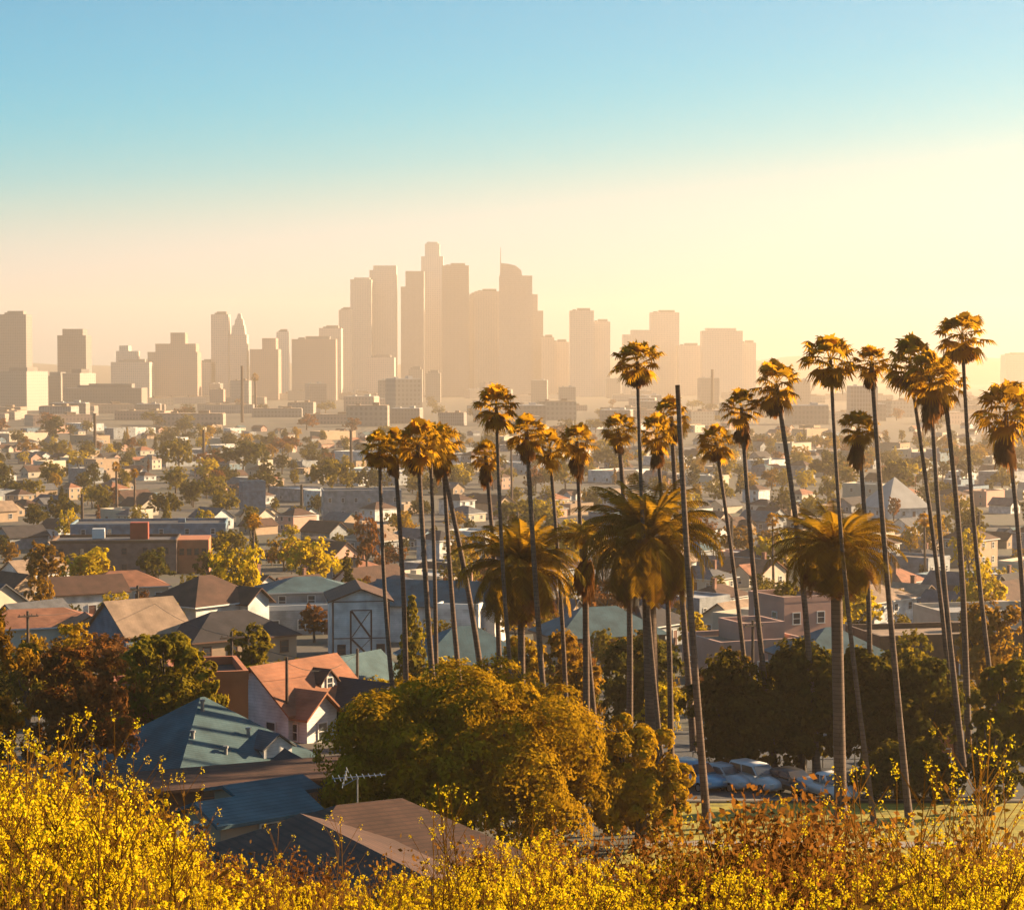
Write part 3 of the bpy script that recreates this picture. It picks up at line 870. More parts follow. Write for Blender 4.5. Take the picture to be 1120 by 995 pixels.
T('skyscraper', 'broad skyscraper with stepped left shoulder beside the crowned tower', 439, 464, 314, 4050, 'glass', [(444, 464, 297)], group=G)
T('crowned_tower', 'tallest skyscraper with stepped round crown in the middle of the skyline', 458, 488, 297, 4150, 'pale', [(461, 485, 281), (465, 481, 267), (467, 479, 265)], depth=40, group=G)
T('skyscraper', 'broad flat skyscraper immediately right of the crowned tower', 484, 513, 291, 4000, 'dark', group=G)
T('office_tower', 'lower tower right of the broad flat skyscraper, its darker neighbour', 512, 524, 323, 4100, 'glass', group=G)
T('office_tower', 'flat topped tower just left of the spired skyscraper', 519, 547, 319, 4050, 'stone', group=G)
t = T('spired_tower', 'skyscraper with curved sail top and thin spire', 546, 582, 302, 4000, 'glass', plant=False, spire=(547.5, 271), group=G)
mb = MB(); d_ = 4000; p0 = at(564, 302, d_); hz = p0.z - t.location.z
pts = [(at(u, v, d_).x - t.location.x, -14, at(u, v, d_).z - t.location.z) for u, v in ((547, 302), (571, 302), (570, 296), (564, 291), (556, 289), (547, 288))]
mb.prism(pts, (0, 28, 0)); mb.build('crown', TW['glass'], t)
T('office_tower', 'sloping shoulder tower right of the spired skyscraper', 580, 594, 340, 4100, 'glass', [(580, 588, 322)], group=G)
T('office_building', 'low block at the foot of the sloping shoulder tower', 592, 606, 369, 4050, 'stone', cat='building', group=G)
T('office_building', 'lower block stepping down to the gap in the skyline', 604, 622, 374, 4080, 'stone', cat='building', group=G)
T('office_tower', 'flat tower right of the gap in the skyline', 623, 649, 340, 4000, 'stone', group=G)
T('office_tower', 'slightly lower tower joined to the right of the flat tower', 648, 667, 352, 4020, 'stone', group=G)
T('office_building', 'wide low block behind the tallest central palm crown', 681, 712, 366, 4200, 'stone', [(690, 712, 361)], cat='building', group=G)
T('office_tower', 'pale flat tower right of the tallest central palm crown', 711, 742, 342, 4250, 'stone', group=G)
T('office_building', 'low block right of the pale flat tower', 741, 766, 378, 4200, 'stone', cat='building', group=G)
T('civic_tower', 'broad block with small bumps along its roof, last big one on the right', 767, 811, 362, 4100, 'stone', [(772, 804, 359)], group=G)
T('office_building', 'low annex joined to the right of the last broad block', 810, 826, 375, 4120, 'stone', cat='building', group=G)
T('office_building', 'faint blocky building on the hazy hill at the right edge', 1097, 1125, 388, 4600, 'stone', cat='building', group=G)
# nearer blocks on the left, their right ends catching the sun
T('office_building', 'low white block with sunlit right end below the slab tower', 0, 46, 406, 2600, 'pale_block', depth=40, rz=-28, cat='building', group=G)
T('office_building', 'grey louvered block between slab tower and second tower', 49, 74, 411, 2700, 'stone_block', depth=25, rz=-20, cat='building', group=G)
T('office_building', 'white block with bright sunlit end below the second tower', 74, 99, 408, 2650, 'pale_block', depth=30, rz=-30, cat='building', group=G)
T('warehouse', 'wide plain grey building below the white blocks on the left', 73, 158, 424, 2500, 'stone_block', depth=40, cat='warehouse', group=G)
T('office_building', 'pale group block at the foot of the tall skyscrapers, left part', 402, 432, 391, 3600, 'stone', cat='building', group=G)
T('apartment_tower', 'slender pale apartment block below the crowned tower', 447, 462, 404, 3300, 'pale_block', cat='building', group=G)
T('apartment_tower', 'two toned pale block right of the slender pale apartment block', 466, 482, 408, 3250, 'pale_block', cat='building', group=G)
# mid distance city blocks
r3 = random.Random(21)
spots = []
tries = 0
while len(spots) < 120 and tries < 6000:
    tries += 1
    y = 1800 * (3900 / 1800) ** r3.random(); x = r3.uniform(-0.27, 0.27) * y
    if any(abs(x - a) < 0.02 * y + 12 and abs(y - b) < 0.03 * y for a, b in spots): continue
    spots.append((x, y))
cp = {}
for (x, y) in spots:
    m = r3.choices(['stone_block', 'pale_block', 'redbrick', 'dark', 'glass'], [5, 4, 2, 1, 1])[0]
    kind = r3.choices(['wide', 'cube', 'high'], [5, 4, 1.6 if y > 2600 else 0.4])[0]
    if (m, kind) not in cp:
        w, dd, hh = {'wide': (52, 30, 9), 'cube': (30, 24, 15), 'high': (24, 22, 34)}[kind]
        t = thing({'wide': 'warehouse', 'cube': 'office_block', 'high': 'apartment_tower'}[kind], None, {'wide': 'warehouse', 'cube': 'building', 'high': 'building'}[kind])
        mb = MB(); mb.box((0, 0, hh / 2 - 2), (w, dd, hh + 4)); mb.build('wall', TW[m], t)
        mb = MB(); mb.box((0, 0, hh + .3), (w - 1, dd - 1, .6)); mb.box((w * .2, 0, hh + 1.6), (w * .16, dd * .3, 2)); mb.box((-w * .25, dd * .1, hh + 1.2), (w * .1, dd * .2, 1.2)); mb.build('roof', ROOFS[r3.choice(['white', 'tan'])], t)
        cp[(m, kind)] = t; o = t
    else: o = copy_tree(cp[(m, kind)])
    o.location = (x, y, gz(x, y)); o.rotation_euler = (0, 0, r3.choice([-.14, 0.0, 0.12, 0.45]) + r3.uniform(-.06, .06)); s = r3.uniform(.75, 1.25); o.scale = (s, s, s)
    adj = {'stone_block': 'tan', 'pale_block': 'pale', 'redbrick': 'reddish', 'dark': 'dark', 'glass': 'grey'}[m]
    auto_label(o, adj + {'wide': ' low warehouse', 'cube': ' office block', 'high': ' apartment tower'}[kind], 'hazy city blocks below the skyline')

# ------------------------------------------------------------------ trees
LEAF = {
    'gold': mat_leaf('golden_leaf', (0.34, 0.195, 0.008), (0.62, 0.36, 0.012), (0.90, 0.50, 0.015), 0.25),
    'yellow': mat_leaf('yellow_leaf', (0.44, 0.31, 0.010), (0.74, 0.54, 0.014), (1.0, 0.68, 0.015), 0.38),
    'olive': mat_leaf('olive_leaf', (0.10, 0.085, 0.010), (0.25, 0.195, 0.016), (0.62, 0.43, 0.02), 0.30),
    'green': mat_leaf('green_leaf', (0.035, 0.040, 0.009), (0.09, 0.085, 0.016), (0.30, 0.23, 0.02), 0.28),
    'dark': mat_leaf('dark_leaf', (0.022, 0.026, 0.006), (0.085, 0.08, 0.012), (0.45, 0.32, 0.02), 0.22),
    'brown': mat_leaf('brown_leaf', (0.10, 0.045, 0.018), (0.22, 0.10, 0.03), (0.45, 0.17, 0.03), 0.42),
    'orange': mat_leaf('orange_leaf', (0.16, 0.08, 0.012), (0.32, 0.17, 0.015), (0.60, 0.31, 0.02), 0.42),
}
BARK = mat_plain('tree_bark', (0.11, 0.08, 0.06), 0.95, 0.3, 6, bump=0.8)

def unit(n):
    v = rng.normal(size=(n, 3)); return v / np.linalg.norm(v, axis=1, keepdims=True)

def leaf_quads(C, Nrm, size, jit=0.5):
    """small pointed leaf faces at points C, roughly facing Nrm"""
    n = len(C)
    nn = Nrm + jit * unit(n); nn /= np.linalg.norm(nn, axis=1, keepdims=True)
    a = np.cross(nn, unit(n)); a /= np.linalg.norm(a, axis=1, keepdims=True) + 1e-9
    b = np.cross(nn, a)
    s = size * rng.uniform(0.6, 1.35, (n, 1))
    fold = nn * s * 0.18
    return np.stack([C - a * s, C - b * s * 0.55 + fold, C + a * s, C + b * s * 0.55 + fold], 1)

def crown_quads(lobes, n, size, fill=0.35, puff=False):
    """lobes: (x,y,z,r); leaves gather in sprays on the lobes' skins, with gaps"""
    out = []
    vol = np.array([l[3] ** 2 for l in lobes]); cnt = (vol / vol.sum() * n).astype(int)
    for (x, y, z, r), k in zip(lobes, cnt):
        sprays = max(8, int(k / 26))
        d = unit(sprays); d[:, 2] = np.where(d[:, 2] < -0.55, -d[:, 2], d[:, 2])
        rr = r * np.where(rng.random(sprays) < fill, rng.uniform(0.35, 0.85, sprays), rng.uniform(0.86, 1.10, sprays))
        c = np.array([x, y, z]) + d * rr[:, None]
        per = max(4, k // sprays)
        N = np.repeat(d, per, 0); off = rng.normal(size=(sprays * per, 3)) * r * (0.17 if puff else 0.105)
        if puff: off -= 0.75 * N * (off * N).sum(1, keepdims=True)      # sprays lie flat on the puff's skin
        out.append(leaf_quads(np.repeat(c, per, 0) + off, N, size, 0.38 if puff else 0.5))
    return np.concatenate(out)

def make_lobes(seed, w, h, z0, n, flat=1.0):
    """lobes fill an uneven crown of width w, height h that starts at z0"""
    r_ = random.Random(seed); L_ = []
    for k in range(n):
        a = r_.uniform(0, 6.283); q = math.sqrt(r_.random()); zz = r_.uniform(0.12, 0.9)
        prof = math.sin(math.pi * (0.18 + 0.72 * zz)) ** 0.7
        rr = w / 2 * q * prof * 0.72
        rad = r_.uniform(0.15, 0.27) * min(w, h * 1.2) * flat
        L_.append((rr * math.cos(a), rr * math.sin(a), z0 + zz * h - rad * 0.2, rad))
    L_.append((0, 0, z0 + h * 0.45, min(w, h) * 0.27))
    return L_

def puff_lobes(seed, w, h, n):
    """billowing crown: many puffs over a domed hull"""
    r_ = random.Random(seed); L_ = []
    for k in range(n):
        f = (k + .5) / n; zc = 1 - 1.75 * f; a = k * 2.39996 + r_.uniform(-.3, .3); q = math.sqrt(max(0, 1 - zc * zc))
        m = r_.uniform(.70, .93); rad = r_.uniform(.10, .19) * w * .5 * 1.3
        wob = 1 + .10 * math.sin(3 * a + seed) + .06 * math.sin(5 * a + 2 * seed)
        L_.append((w / 2 * q * m * wob * math.cos(a), w / 2 * q * m * wob * math.sin(a), h * .45 + h * .54 * zc * m, rad))
    L_.append((0, 0, h * .45, w * .26)); L_.append((w * .16, 0, h * .4, w * .2)); L_.append((-w * .16, 0, h * .4, w * .2))
    return L_

def trunk_mesh(lobes, z0, r0, name='trunk'):
    mb = MB()
    top = z0 + 0.25 * max(l[2] - z0 for l in lobes)
    mb.tube([(0, 0, -0.6), (0.05 * r0, 0, z0 * .5), (r0 * .3, r0 * .1, top)], [r0 * 1.35, r0, r0 * .75], 8)
    for (x, y, z, r) in lobes[:9]:
        m = Vector((x * .45, y * .45, top + (z - top) * .35))
        mb.tube([(r0 * .3, r0 * .1, top * .9), m, (x, y, z)], [r0 * .55, r0 * .35, r0 * .1], 5)
    return mb.mesh(name, BARK)

_tree = {}
def tree_meshes(shape, color):
    """unit trees about 8 m tall"""
    k = (shape, color)
    if k in _tree: return _tree[k]
    if shape not in _tree:
        if shape == 'round_a': lb = make_lobes(3, 8.5, 6.2, 1.8, 16); q = crown_quads(lb, 4200, 0.27)
        elif shape == 'round_b': lb = make_lobes(8, 9.5, 5.6, 1.9, 20); q = crown_quads(lb, 4200, 0.27)
        elif shape == 'tall': lb = make_lobes(14, 6.0, 7.6, 1.6, 18); q = crown_quads(lb, 3800, 0.26)
        elif shape == 'wide': lb = make_lobes(23, 13, 5.2, 2.0, 24); q = crown_quads(lb, 5200, 0.30)
        elif shape == 'airy': lb = make_lobes(31, 8.5, 6.0, 2.2, 26, 0.62); q = crown_quads(lb, 2600, 0.24, 0.2)
        elif shape == 'cone':
            lb = [(0, 0, 0.8 + 0.45 * i, 1.75 * (1 - i / 17) + .12) for i in range(17)]
            lb = [(l[3] * .5 * math.cos(i * 2.4 + j * 2.1), l[3] * .5 * math.sin(i * 2.4 + j * 2.1), l[2], l[3] * .62) for i, l in enumerate(lb) for j in range(3)]; q = crown_quads(lb, 4200, 0.2)
        elif shape == 'column':
            lb = [(0.1 * math.cos(i), 0.1 * math.sin(i), 0.5 + 0.5 * i, 0.62 * math.sin(math.pi * (0.12 + 0.84 * i / 15)) + .1) for i in range(16)]; q = crown_quads(lb, 3200, 0.17)
        _tree[shape] = (q, trunk_mesh(lb, 1.8 if shape not in ('cone', 'column') else 0.5, 0.26 if shape != 'column' else .14))
    q, tm = _tree[shape]
    _tree[k] = (quads_mesh('crown', q, LEAF[color]), tm)
    return _tree[k]

TREE_NAME = {'round_a': 'round_tree', 'round_b': 'broad_tree', 'tall': 'tall_tree', 'wide': 'spreading_tree', 'airy': 'airy_tree', 'cone': 'conifer_tree', 'column': 'cypress_tree'}
SHAPE_H = {'round_a': 8.3, 'round_b': 7.8, 'tall': 9.4, 'wide': 7.5, 'airy': 8.4, 'cone': 8.4, 'column': 8.3}
SHAPE_W = {'round_a': 8.5, 'round_b': 9.5, 'tall': 6.2, 'wide': 13, 'airy': 8.5, 'cone': 3.6, 'column': 1.6}
def tree(shape, color, loc, width, height, label=None, group=None, rz=None):
    cm, tm = tree_meshes(shape, color)
    t = thing(TREE_NAME[shape], label, 'tree', loc, random.uniform(0, 6.28) if rz is None else rz, group)
    t.scale = (width / SHAPE_W[shape], width / SHAPE_W[shape], height / SHAPE_H[shape])
    link('crown', cm, t); link('trunk', tm, t)
    return t
def px_tree(shape, color, u0, u1, vt, vb, label, group=None):
    """a tree that spans pixels u0..u1, top at vt, standing on the ground seen at vb"""
    p = gp((u0 + u1) / 2, vb); top = at((u0 + u1) / 2, vt, p.y)
    t = tree(shape, color, p, (u1 - u0) * mpp(p.y), top.z - p.z, label, group)
    EXCL.append((p.x, p.y, (u1 - u0) * mpp(p.y) * 0.4))
    return t

def big_tree(name, label, u0, u1, vt, vb, color, nl, nleaf, leaf, seed, z0f=0.06, group=None, fill=0.35, d=None, depthf=0.8, flat=1.0, puff=0):
    """near tree with leaf faces of its own"""
    p = gp((u0 + u1) / 2, vb)
    if d: p = at((u0 + u1) / 2, vb, d); p.z = gz(p.x, d)
    top = at((u0 + u1) / 2, vt, p.y); w = (u1 - u0) * mpp(p.y); H = top.z - p.z
    lb = puff_lobes(seed, w, H, puff) if puff else make_lobes(seed, w, H * (1 - z0f), H * z0f, nl, flat)
    # stretch the lobes to fill exactly the wanted outline
    xs = [l[0] - l[3] for l in lb] + [l[0] + l[3] for l in lb]; zt = max(l[2] + l[3] for l in lb)
    sx = w / (max(xs) - min(xs)); ox = -(max(xs) + min(xs)) / 2; sz = H / zt
    lb = [((x + ox) * sx, y * depthf, z * sz, r * min(1.15, (sx + sz) / 2)) for x, y, z, r in lb]
    t = thing(name, label, 'tree', p, 0, group)
    link('crown', quads_mesh('crown', crown_quads(lb, nleaf, leaf, fill, bool(puff)), LEAF[color]), t)
    link('trunk', trunk_mesh(lb, H * z0f + 0.6, 0.3), t)
    EXCL.append((p.x, p.y, w * .45))
    return t

big_tree('dense_tree', 'largest golden olive dense tree, low and billowing in the centre foreground', 345, 680, 726, 930, 'gold', 70, 120000, 0.105, 41, 0.02, depthf=.8, fill=.12, puff=88)
big_tree('dense_tree', 'smaller golden dense tree just right of the big billowing one', 640, 760, 782, 928, 'gold', 40, 50000, 0.105, 52, 0.0, fill=.12, puff=46)
landmark('billowing golden tree', 510, 800)
G = 'dark trees in a row behind the parked cars'
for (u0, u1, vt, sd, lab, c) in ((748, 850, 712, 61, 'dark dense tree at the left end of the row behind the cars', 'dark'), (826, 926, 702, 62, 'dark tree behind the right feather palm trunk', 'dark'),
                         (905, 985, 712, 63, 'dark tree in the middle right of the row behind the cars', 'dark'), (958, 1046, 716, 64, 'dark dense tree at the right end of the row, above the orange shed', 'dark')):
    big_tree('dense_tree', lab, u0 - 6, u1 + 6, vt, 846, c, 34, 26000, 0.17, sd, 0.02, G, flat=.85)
landmark('dark tree row', 900, 760)
big_tree('bushy_tree', 'low dark bush tree below the orange shed at the end of the parked cars', 925, 1052, 812, 874, 'dark', 14, 16000, 0.14, 92, 0.0, puff=40)
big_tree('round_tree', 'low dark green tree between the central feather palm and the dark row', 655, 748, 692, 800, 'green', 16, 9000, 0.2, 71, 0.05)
big_tree('round_tree', 'olive green tree with bright top at the right edge above the flowers', 1058, 1150, 722, 872, 'olive', 20, 36000, 0.13, 72, 0.0, puff=60, fill=.15)
big_tree('bushy_tree', 'low green bush tree at the lower right edge among the flower stalks', 1052, 1112, 790, 892, 'green', 12, 9000, 0.12, 91, 0.0, puff=30)
big_tree('round_tree', 'green tree with golden top poking above the dark row, right of feather palm', 940, 1030, 690, 790, 'olive', 18, 9000, 0.19, 73, 0.05)
big_tree('bushy_tree', 'orange leaved bushy tree beside the right edge behind the slim palms', 1040, 1128, 655, 775, 'orange', 18, 9000, 0.2, 74, 0.03)
big_tree('bushy_tree', 'orange brown bushy tree under the left feather palm', 588, 662, 690, 812, 'orange', 16, 8000, 0.19, 75, 0.02)
big_tree('bushy_tree', 'bright yellow bushy tree low under the left feather palm crown', 540, 602, 695, 800, 'gold', 12, 6000, 0.18, 76, 0.02)
big_tree('airy_tree', 'rusty brown leaved tree above the yellow flowers at the left', 12, 156, 702, 868, 'brown', 26, 13000, 0.14, 77, 0.1, fill=.3, flat=.75)
big_tree('dense_tree', 'dark hearted golden rimmed tree behind the rusty brown one', 122, 246, 692, 836, 'olive', 22, 22000, 0.15, 78, 0.08, puff=48, fill=.15)
big_tree('bushy_tree', 'yellow green bush tree above the rusty brown one', 58, 118, 684, 800, 'gold', 14, 6000, 0.16, 79, 0.05)
big_tree('bushy_tree', 'small dark bush tree at the far left below the bungalow', 6, 52, 706, 800, 'olive', 10, 5000, 0.16, 80, 0.05)
big_tree('airy_tree', 'tall golden bush tree cut by the left edge of the picture', -50, 40, 668, 905, 'orange', 20, 14000, 0.12, 81, 0.03, flat=.8)
landmark('rusty brown tree', 85, 740)
big_tree('bushy_tree', 'small olive tree left of the orange dormer roof', 248, 302, 684, 765, 'olive', 12, 5000, 0.2, 82, 0.05)
px_tree('cone', 'olive', 428, 474, 648, 772, 'olive conifer with pointed top left of the white gabled barn')

bpy.data.objects['conifer_tree']['label'] = 'olive conifer with pointed top between the white barn and the left palms'
px_tree('column', 'dark', 373, 387, 600, 668, 'thin dark cypress spike behind the white barn')
px_tree('round_a', 'yellow', 68, 140, 601, 660, 'bright golden round tree in front of the brick warehouse')
landmark('golden round tree', 104, 625)
px_tree('tall', 'orange', 24, 74, 592, 664, 'orange tree left of the bright golden round tree')
px_tree('round_b', 'yellow', 218, 300, 594, 684, 'tall golden tree right of the brick warehouse'); landmark('tall golden tree', 260, 630)
px_tree('round_a', 'yellow', 302, 374, 588, 655, 'golden spreading tree behind the blue grey porch house')
px_tree('round_b', 'yellow', 60, 98, 556, 592, 'small golden olive tree behind the left end of the warehouse')
px_tree('tall', 'yellow', 212, 236, 556, 592, 'small roundish tree behind the orange end wall')
px_tree('tall', 'olive', 262, 286, 552, 590, 'narrow olive tree below the tall blue block')
px_tree('airy', 'brown', 378, 424, 562, 640, 'rusty tree behind the cypress spike')
px_tree('round_b', 'yellow', 1040, 1112, 612, 690, 'golden round tree behind the slim palm cluster at right')
px_tree('airy', 'yellow', 1035, 1085, 575, 640, 'bright yellow loose tree left of the golden round one at right')
px_tree('tall', 'olive', 842, 880, 632, 720, 'olive tree behind the left side of the right feather palm')
px_tree('round_b', 'orange', 20, 66, 630, 690, 'low orange tree in front of the orange tall one')
px_tree('wide', 'olive', 170, 222, 480, 520, 'wide dark spreading tree at the far side of the neighbourhood')
px_tree('wide', 'green', 232, 300, 482, 520, 'wide dull spreading tree right of the far dark one')
px_tree('round_a', 'green', 44, 78, 456, 484, 'dark round tree standing alone near the hazy city blocks')
px_tree('wide', 'olive', 330, 396, 502, 545, 'long olive tree mass left of the left palms')
px_tree('round_b', 'green', 872, 932, 492, 530, 'grey green round tree behind the leaning palms at right')
px_tree('round_a', 'green', 962, 1004, 502, 548, 'grey green round tree above the white pyramid roof')

r4 = random.Random(9)
n_tree = 0
r4.shuffle(taken_tree); taken_tree.sort(key=lambda p: p[1] + r4.uniform(-150, 150))
for (x, y) in taken_tree:
    pr = 0.92 if y < 700 else (0.75 if y < 1100 else 0.5)
    if r4.random() > pr or n_tree >= 520: continue
    x += r4.uniform(-5, 5); y += r4.uniform(-6, 6)
    if any((x - a) ** 2 + (y - b) ** 2 < (r + 3.5) ** 2 for a, b, r in EXCL): continue
    sh = r4.choices(['round_a', 'round_b', 'tall', 'wide', 'airy', 'cone', 'column'], [4, 4, 3, 2.5, 2, .5, .6])[0]
    co = r4.choices(['gold', 'olive', 'green', 'dark', 'brown', 'orange', 'yellow'], [2, 4, 3, 3, 1.2, .8, 1.3])[0]
    hh = r4.uniform(4.5, 9.5) * (1.1 if y > 700 else 1); ww = SHAPE_W[sh] / SHAPE_H[sh] * hh * r4.uniform(.85, 1.25)
    o = tree(sh, co, (x, y, gz(x, y)), ww, hh)
    auto_label(o, {'gold': 'golden', 'yellow': 'yellow', 'olive': 'olive', 'green': 'dull green', 'dark': 'dark green', 'brown': 'rusty', 'orange': 'orange'}[co] + ' ' + TREE_NAME[sh].replace('_', ' '), 'trees of the neighbourhood')
    EXCL.append((x, y, ww * .35)); n_tree += 1
# yard bushes and small trees between the nearer houses
k = 0
for _ in range(1800):
    if k >= 190: break
    y = 138 * (480 / 138) ** r4.random(); x = r4.uniform(-.255, .255) * y
    if any((x - a) ** 2 + (y - b) ** 2 < (r * .8 + 2.0) ** 2 for a, b, r in EXCL): continue
    sh = r4.choice(['round_a', 'round_b', 'tall', 'airy', 'round_b']); co = r4.choice(['gold', 'yellow', 'olive', 'olive', 'green', 'dark', 'brown', 'orange'])
    hh = r4.uniform(2.2, 5.0); ww = SHAPE_W[sh] / SHAPE_H[sh] * hh * r4.uniform(.9, 1.3)
    o = tree(sh, co, (x, y, gz(x, y)), ww, hh)
    auto_label(o, 'small ' + {'gold': 'golden', 'yellow': 'yellow', 'olive': 'olive', 'green': 'dull green', 'dark': 'dark green', 'brown': 'rusty', 'orange': 'orange'}[co] + ' yard tree', 'small yard trees'); EXCL.append((x, y, ww * .4)); k += 1
# hazy trees among the far city blocks
k = 0
while k < 46:
    y = 1500 * (2.0) ** r4.random(); x = r4.uniform(-.26, .26) * y
    if any((x - a) ** 2 + (y - b) ** 2 < 35 ** 2 for a, b in spots): continue
    sh = r4.choice(['round_a', 'round_b', 'wide']); co = r4.choice(['olive', 'green', 'dark', 'brown'])
    hh = r4.uniform(9, 14); o = tree(sh, co, (x, y, gz(x, y)), SHAPE_W[sh] / SHAPE_H[sh] * hh * 1.3, hh)
    auto_label(o, {'olive': 'olive', 'green': 'dull green', 'dark': 'dark green', 'brown': 'rusty'}[co] + ' hazy ' + TREE_NAME[sh].replace('_', ' '), 'hazy trees below the skyline'); k += 1

# ------------------------------------------------------------------ palms
FROND = mat_leaf('fan_leaf', (0.05, 0.036, 0.008), (0.20, 0.125, 0.014), (1.0, 0.50, 0.02), 0.45)
FEATHER = mat_leaf('feather_leaf', (0.024, 0.023, 0.005), (0.17, 0.125, 0.015), (0.85, 0.44, 0.02), 0.34)
DEADF = mat_leaf('dead_frond', (0.13, 0.06, 0.022), (0.24, 0.11, 0.035), (0.42, 0.16, 0.03), 0.35)
PALM_BARK = mat_courses('palm_bark', (0.19, 0.125, 0.09), (0.15, 0.10, 0.075), (0.11, 0.07, 0.052), 0.9, 0.22, 0.95, 0.02)

def fan_crown(seed, dead=False):
    """unit crown, radius about 1: fans of narrow blades on arching stalks; dead=True gives the hanging skirt below"""
    r_ = np.random.default_rng(seed); T_ = []; Q = []
    n = 36 if not dead else 22
    for i in range(n):
        az = i * 2.39996 + r_.uniform(-.25, .25)
        el = R(-58 + 142 * ((i + .5) / n) ** .92 + r_.uniform(-11, 11)) if not dead else R(r_.uniform(-80, -52))
        st = np.array([math.cos(az) * math.cos(el), math.sin(az) * math.cos(el), math.sin(el)])
        Lp = r_.uniform(0.46, 0.70) if not dead else r_.uniform(0.15, 0.42)
        base = np.array([0, 0, 0.0 if not dead else -0.05 - r_.uniform(0, .3)])
        tip = base + st * Lp + np.array([0, 0, -0.05])
        side = np.cross(st, [0, 0, 1.0]); side /= np.linalg.norm(side) + 1e-6
        up = np.cross(side, st)
        w = 0.014
        Q.append(np.stack([base - side * w, base + side * w, tip + side * w, tip - side * w]))
        fr = (r_.uniform(0.34, 0.48) if not dead else r_.uniform(.26, .38)); nb = 15
        tilt = r_.uniform(-.4, .4)
        side2 = side * math.cos(tilt) + up * math.sin(tilt)
        for k in range(nb):
            a = R(-105 + 210 * k / (nb - 1)) * (1 if not dead else .38)
            d = st * math.cos(a) + side2 * math.sin(a); nrm = np.cross(d, np.cross(st, side2)); nrm /= np.linalg.norm(nrm) + 1e-6
            f = fr * r_.uniform(.85, 1.1)
            m = tip + d * f * 0.6; e = tip + d * f + np.array([0, 0, -0.16 * f / .4 * (r_.uniform(.5, 1.4))])
            bw = 0.040
            Q.append(np.stack([tip - nrm * .006, m - nrm * bw, m + nrm * bw, tip + nrm * .006]))
            Q.append(np.stack([m - nrm * bw, e - nrm * .007, e + nrm * .007, m + nrm * bw]))
    return np.array(Q)
FANS = [quads_mesh('crown', fan_crown(s), FROND) for s in (1, 2, 3, 4, 21, 22, 23)]
SKIRTS = [quads_mesh('dead_fronds', fan_crown(s, True), DEADF) for s in (11, 12, 13)]

def trunk_tube(p0, p1, r0, r1, name, parent, bow=0.0, mat=None, seg=12):
    mb = MB(); P = []
    a, b = Vector(p0), Vector(p1)
    for i in range(seg + 1):
        t = i / seg; q = a.lerp(b, t); q.x += bow * math.sin(math.pi * t); q.y += bow * .4 * math.sin(2.2 * math.pi * t)
        P.append(q)
    rad = [r1 + (r0 - r1) * (1 - i / seg) ** 1.3 + (0.35 * r0 * math.exp(-i * 2.2)) for i in range(seg + 1)]
    mb.tube(P, rad, 10)
    o = mb.build(name, mat or PALM_BARK, parent)
    o.data.polygons.foreach_set('use_smooth', [True] * len(o.data.polygons))
    return o
PALMS = [  # crown centre u, crown top v, crown width px, base u, base v, label, bow
    (415, 471, 46, 440, 842, 'left end palm of the left slim cluster'),
    (431, 470, 40, 444, 832, 'second palm from the left end of the left slim cluster'),
    (457, 462, 52, 482, 846, 'thick crowned palm in the middle of the left slim cluster'),
    (470, 459, 50, 477, 838, 'tallest palm of the left slim cluster'),
    (484, 462, 46, 512, 828, 'palm at the right end of the left slim cluster'),
    (481, 478, 40, 538, 830, 'most slanting palm of the left slim cluster'),
    (543, 423, 52, 574, 872, 'tall palm rising in front of the left feather palm, left one'),
    (531, 483, 36, 548, 828, 'short slim palm right of the left slim cluster'),
    (576, 451, 50, 604, 866, 'tall palm rising in front of the left feather palm, right one'),
    (601, 474, 40, 622, 836, 'slim palm with orange lit crown between the two large feather palms'),
    (631, 464, 44, 655, 832, 'slim palm with round crown above the ragged old palm'),
    (676, 452, 40, 688, 826, 'slim palm just left of the tallest central palm'),
    (697, 371, 58, 728, 866, 'tallest central palm rising in front of the central feather palm'),
    (718, 455, 44, 734, 838, 'round crowned palm just right of the tallest central palm'),
    (734, 437, 44, 760, 822, 'palm half hidden behind the bare palm pole'),
    (783, 464, 46, 826, 832, 'lone small palm right of the bare palm pole'),
    (811, 426, 46, 849, 846, 'slim palm left of the palm that leans most at right centre'),
    (849, 397, 54, 894, 848, 'leaning palm with open crown left of the right feather palm'),
    (908, 368, 62, 958, 908, 'tall palm rising in front of the right feather palm'),
    (939, 449, 46, 952, 845, 'short palm with long hanging skirt right of the right feather palm'),
    (953, 377, 44, 996, 906, 'tall slim palm with narrow crown right of the right feather palm'),
    (995, 374, 58, 1050, 846, 'left palm of the crowded cluster at right'),
    (1017, 386, 60, 1056, 852, 'middle palm of the crowded cluster at right'),
    (1032, 396, 52, 1060, 838, 'right palm of the crowded cluster at right'),
    (1052, 341, 62, 1096, 842, 'tallest palm of all, at the right'),
    (1100, 420, 70, 1128, 838, 'dark heavy crowned palm cut by the right edge'),
    (1131, 424, 56, 1146, 830, 'palm mostly outside the right edge'),
]
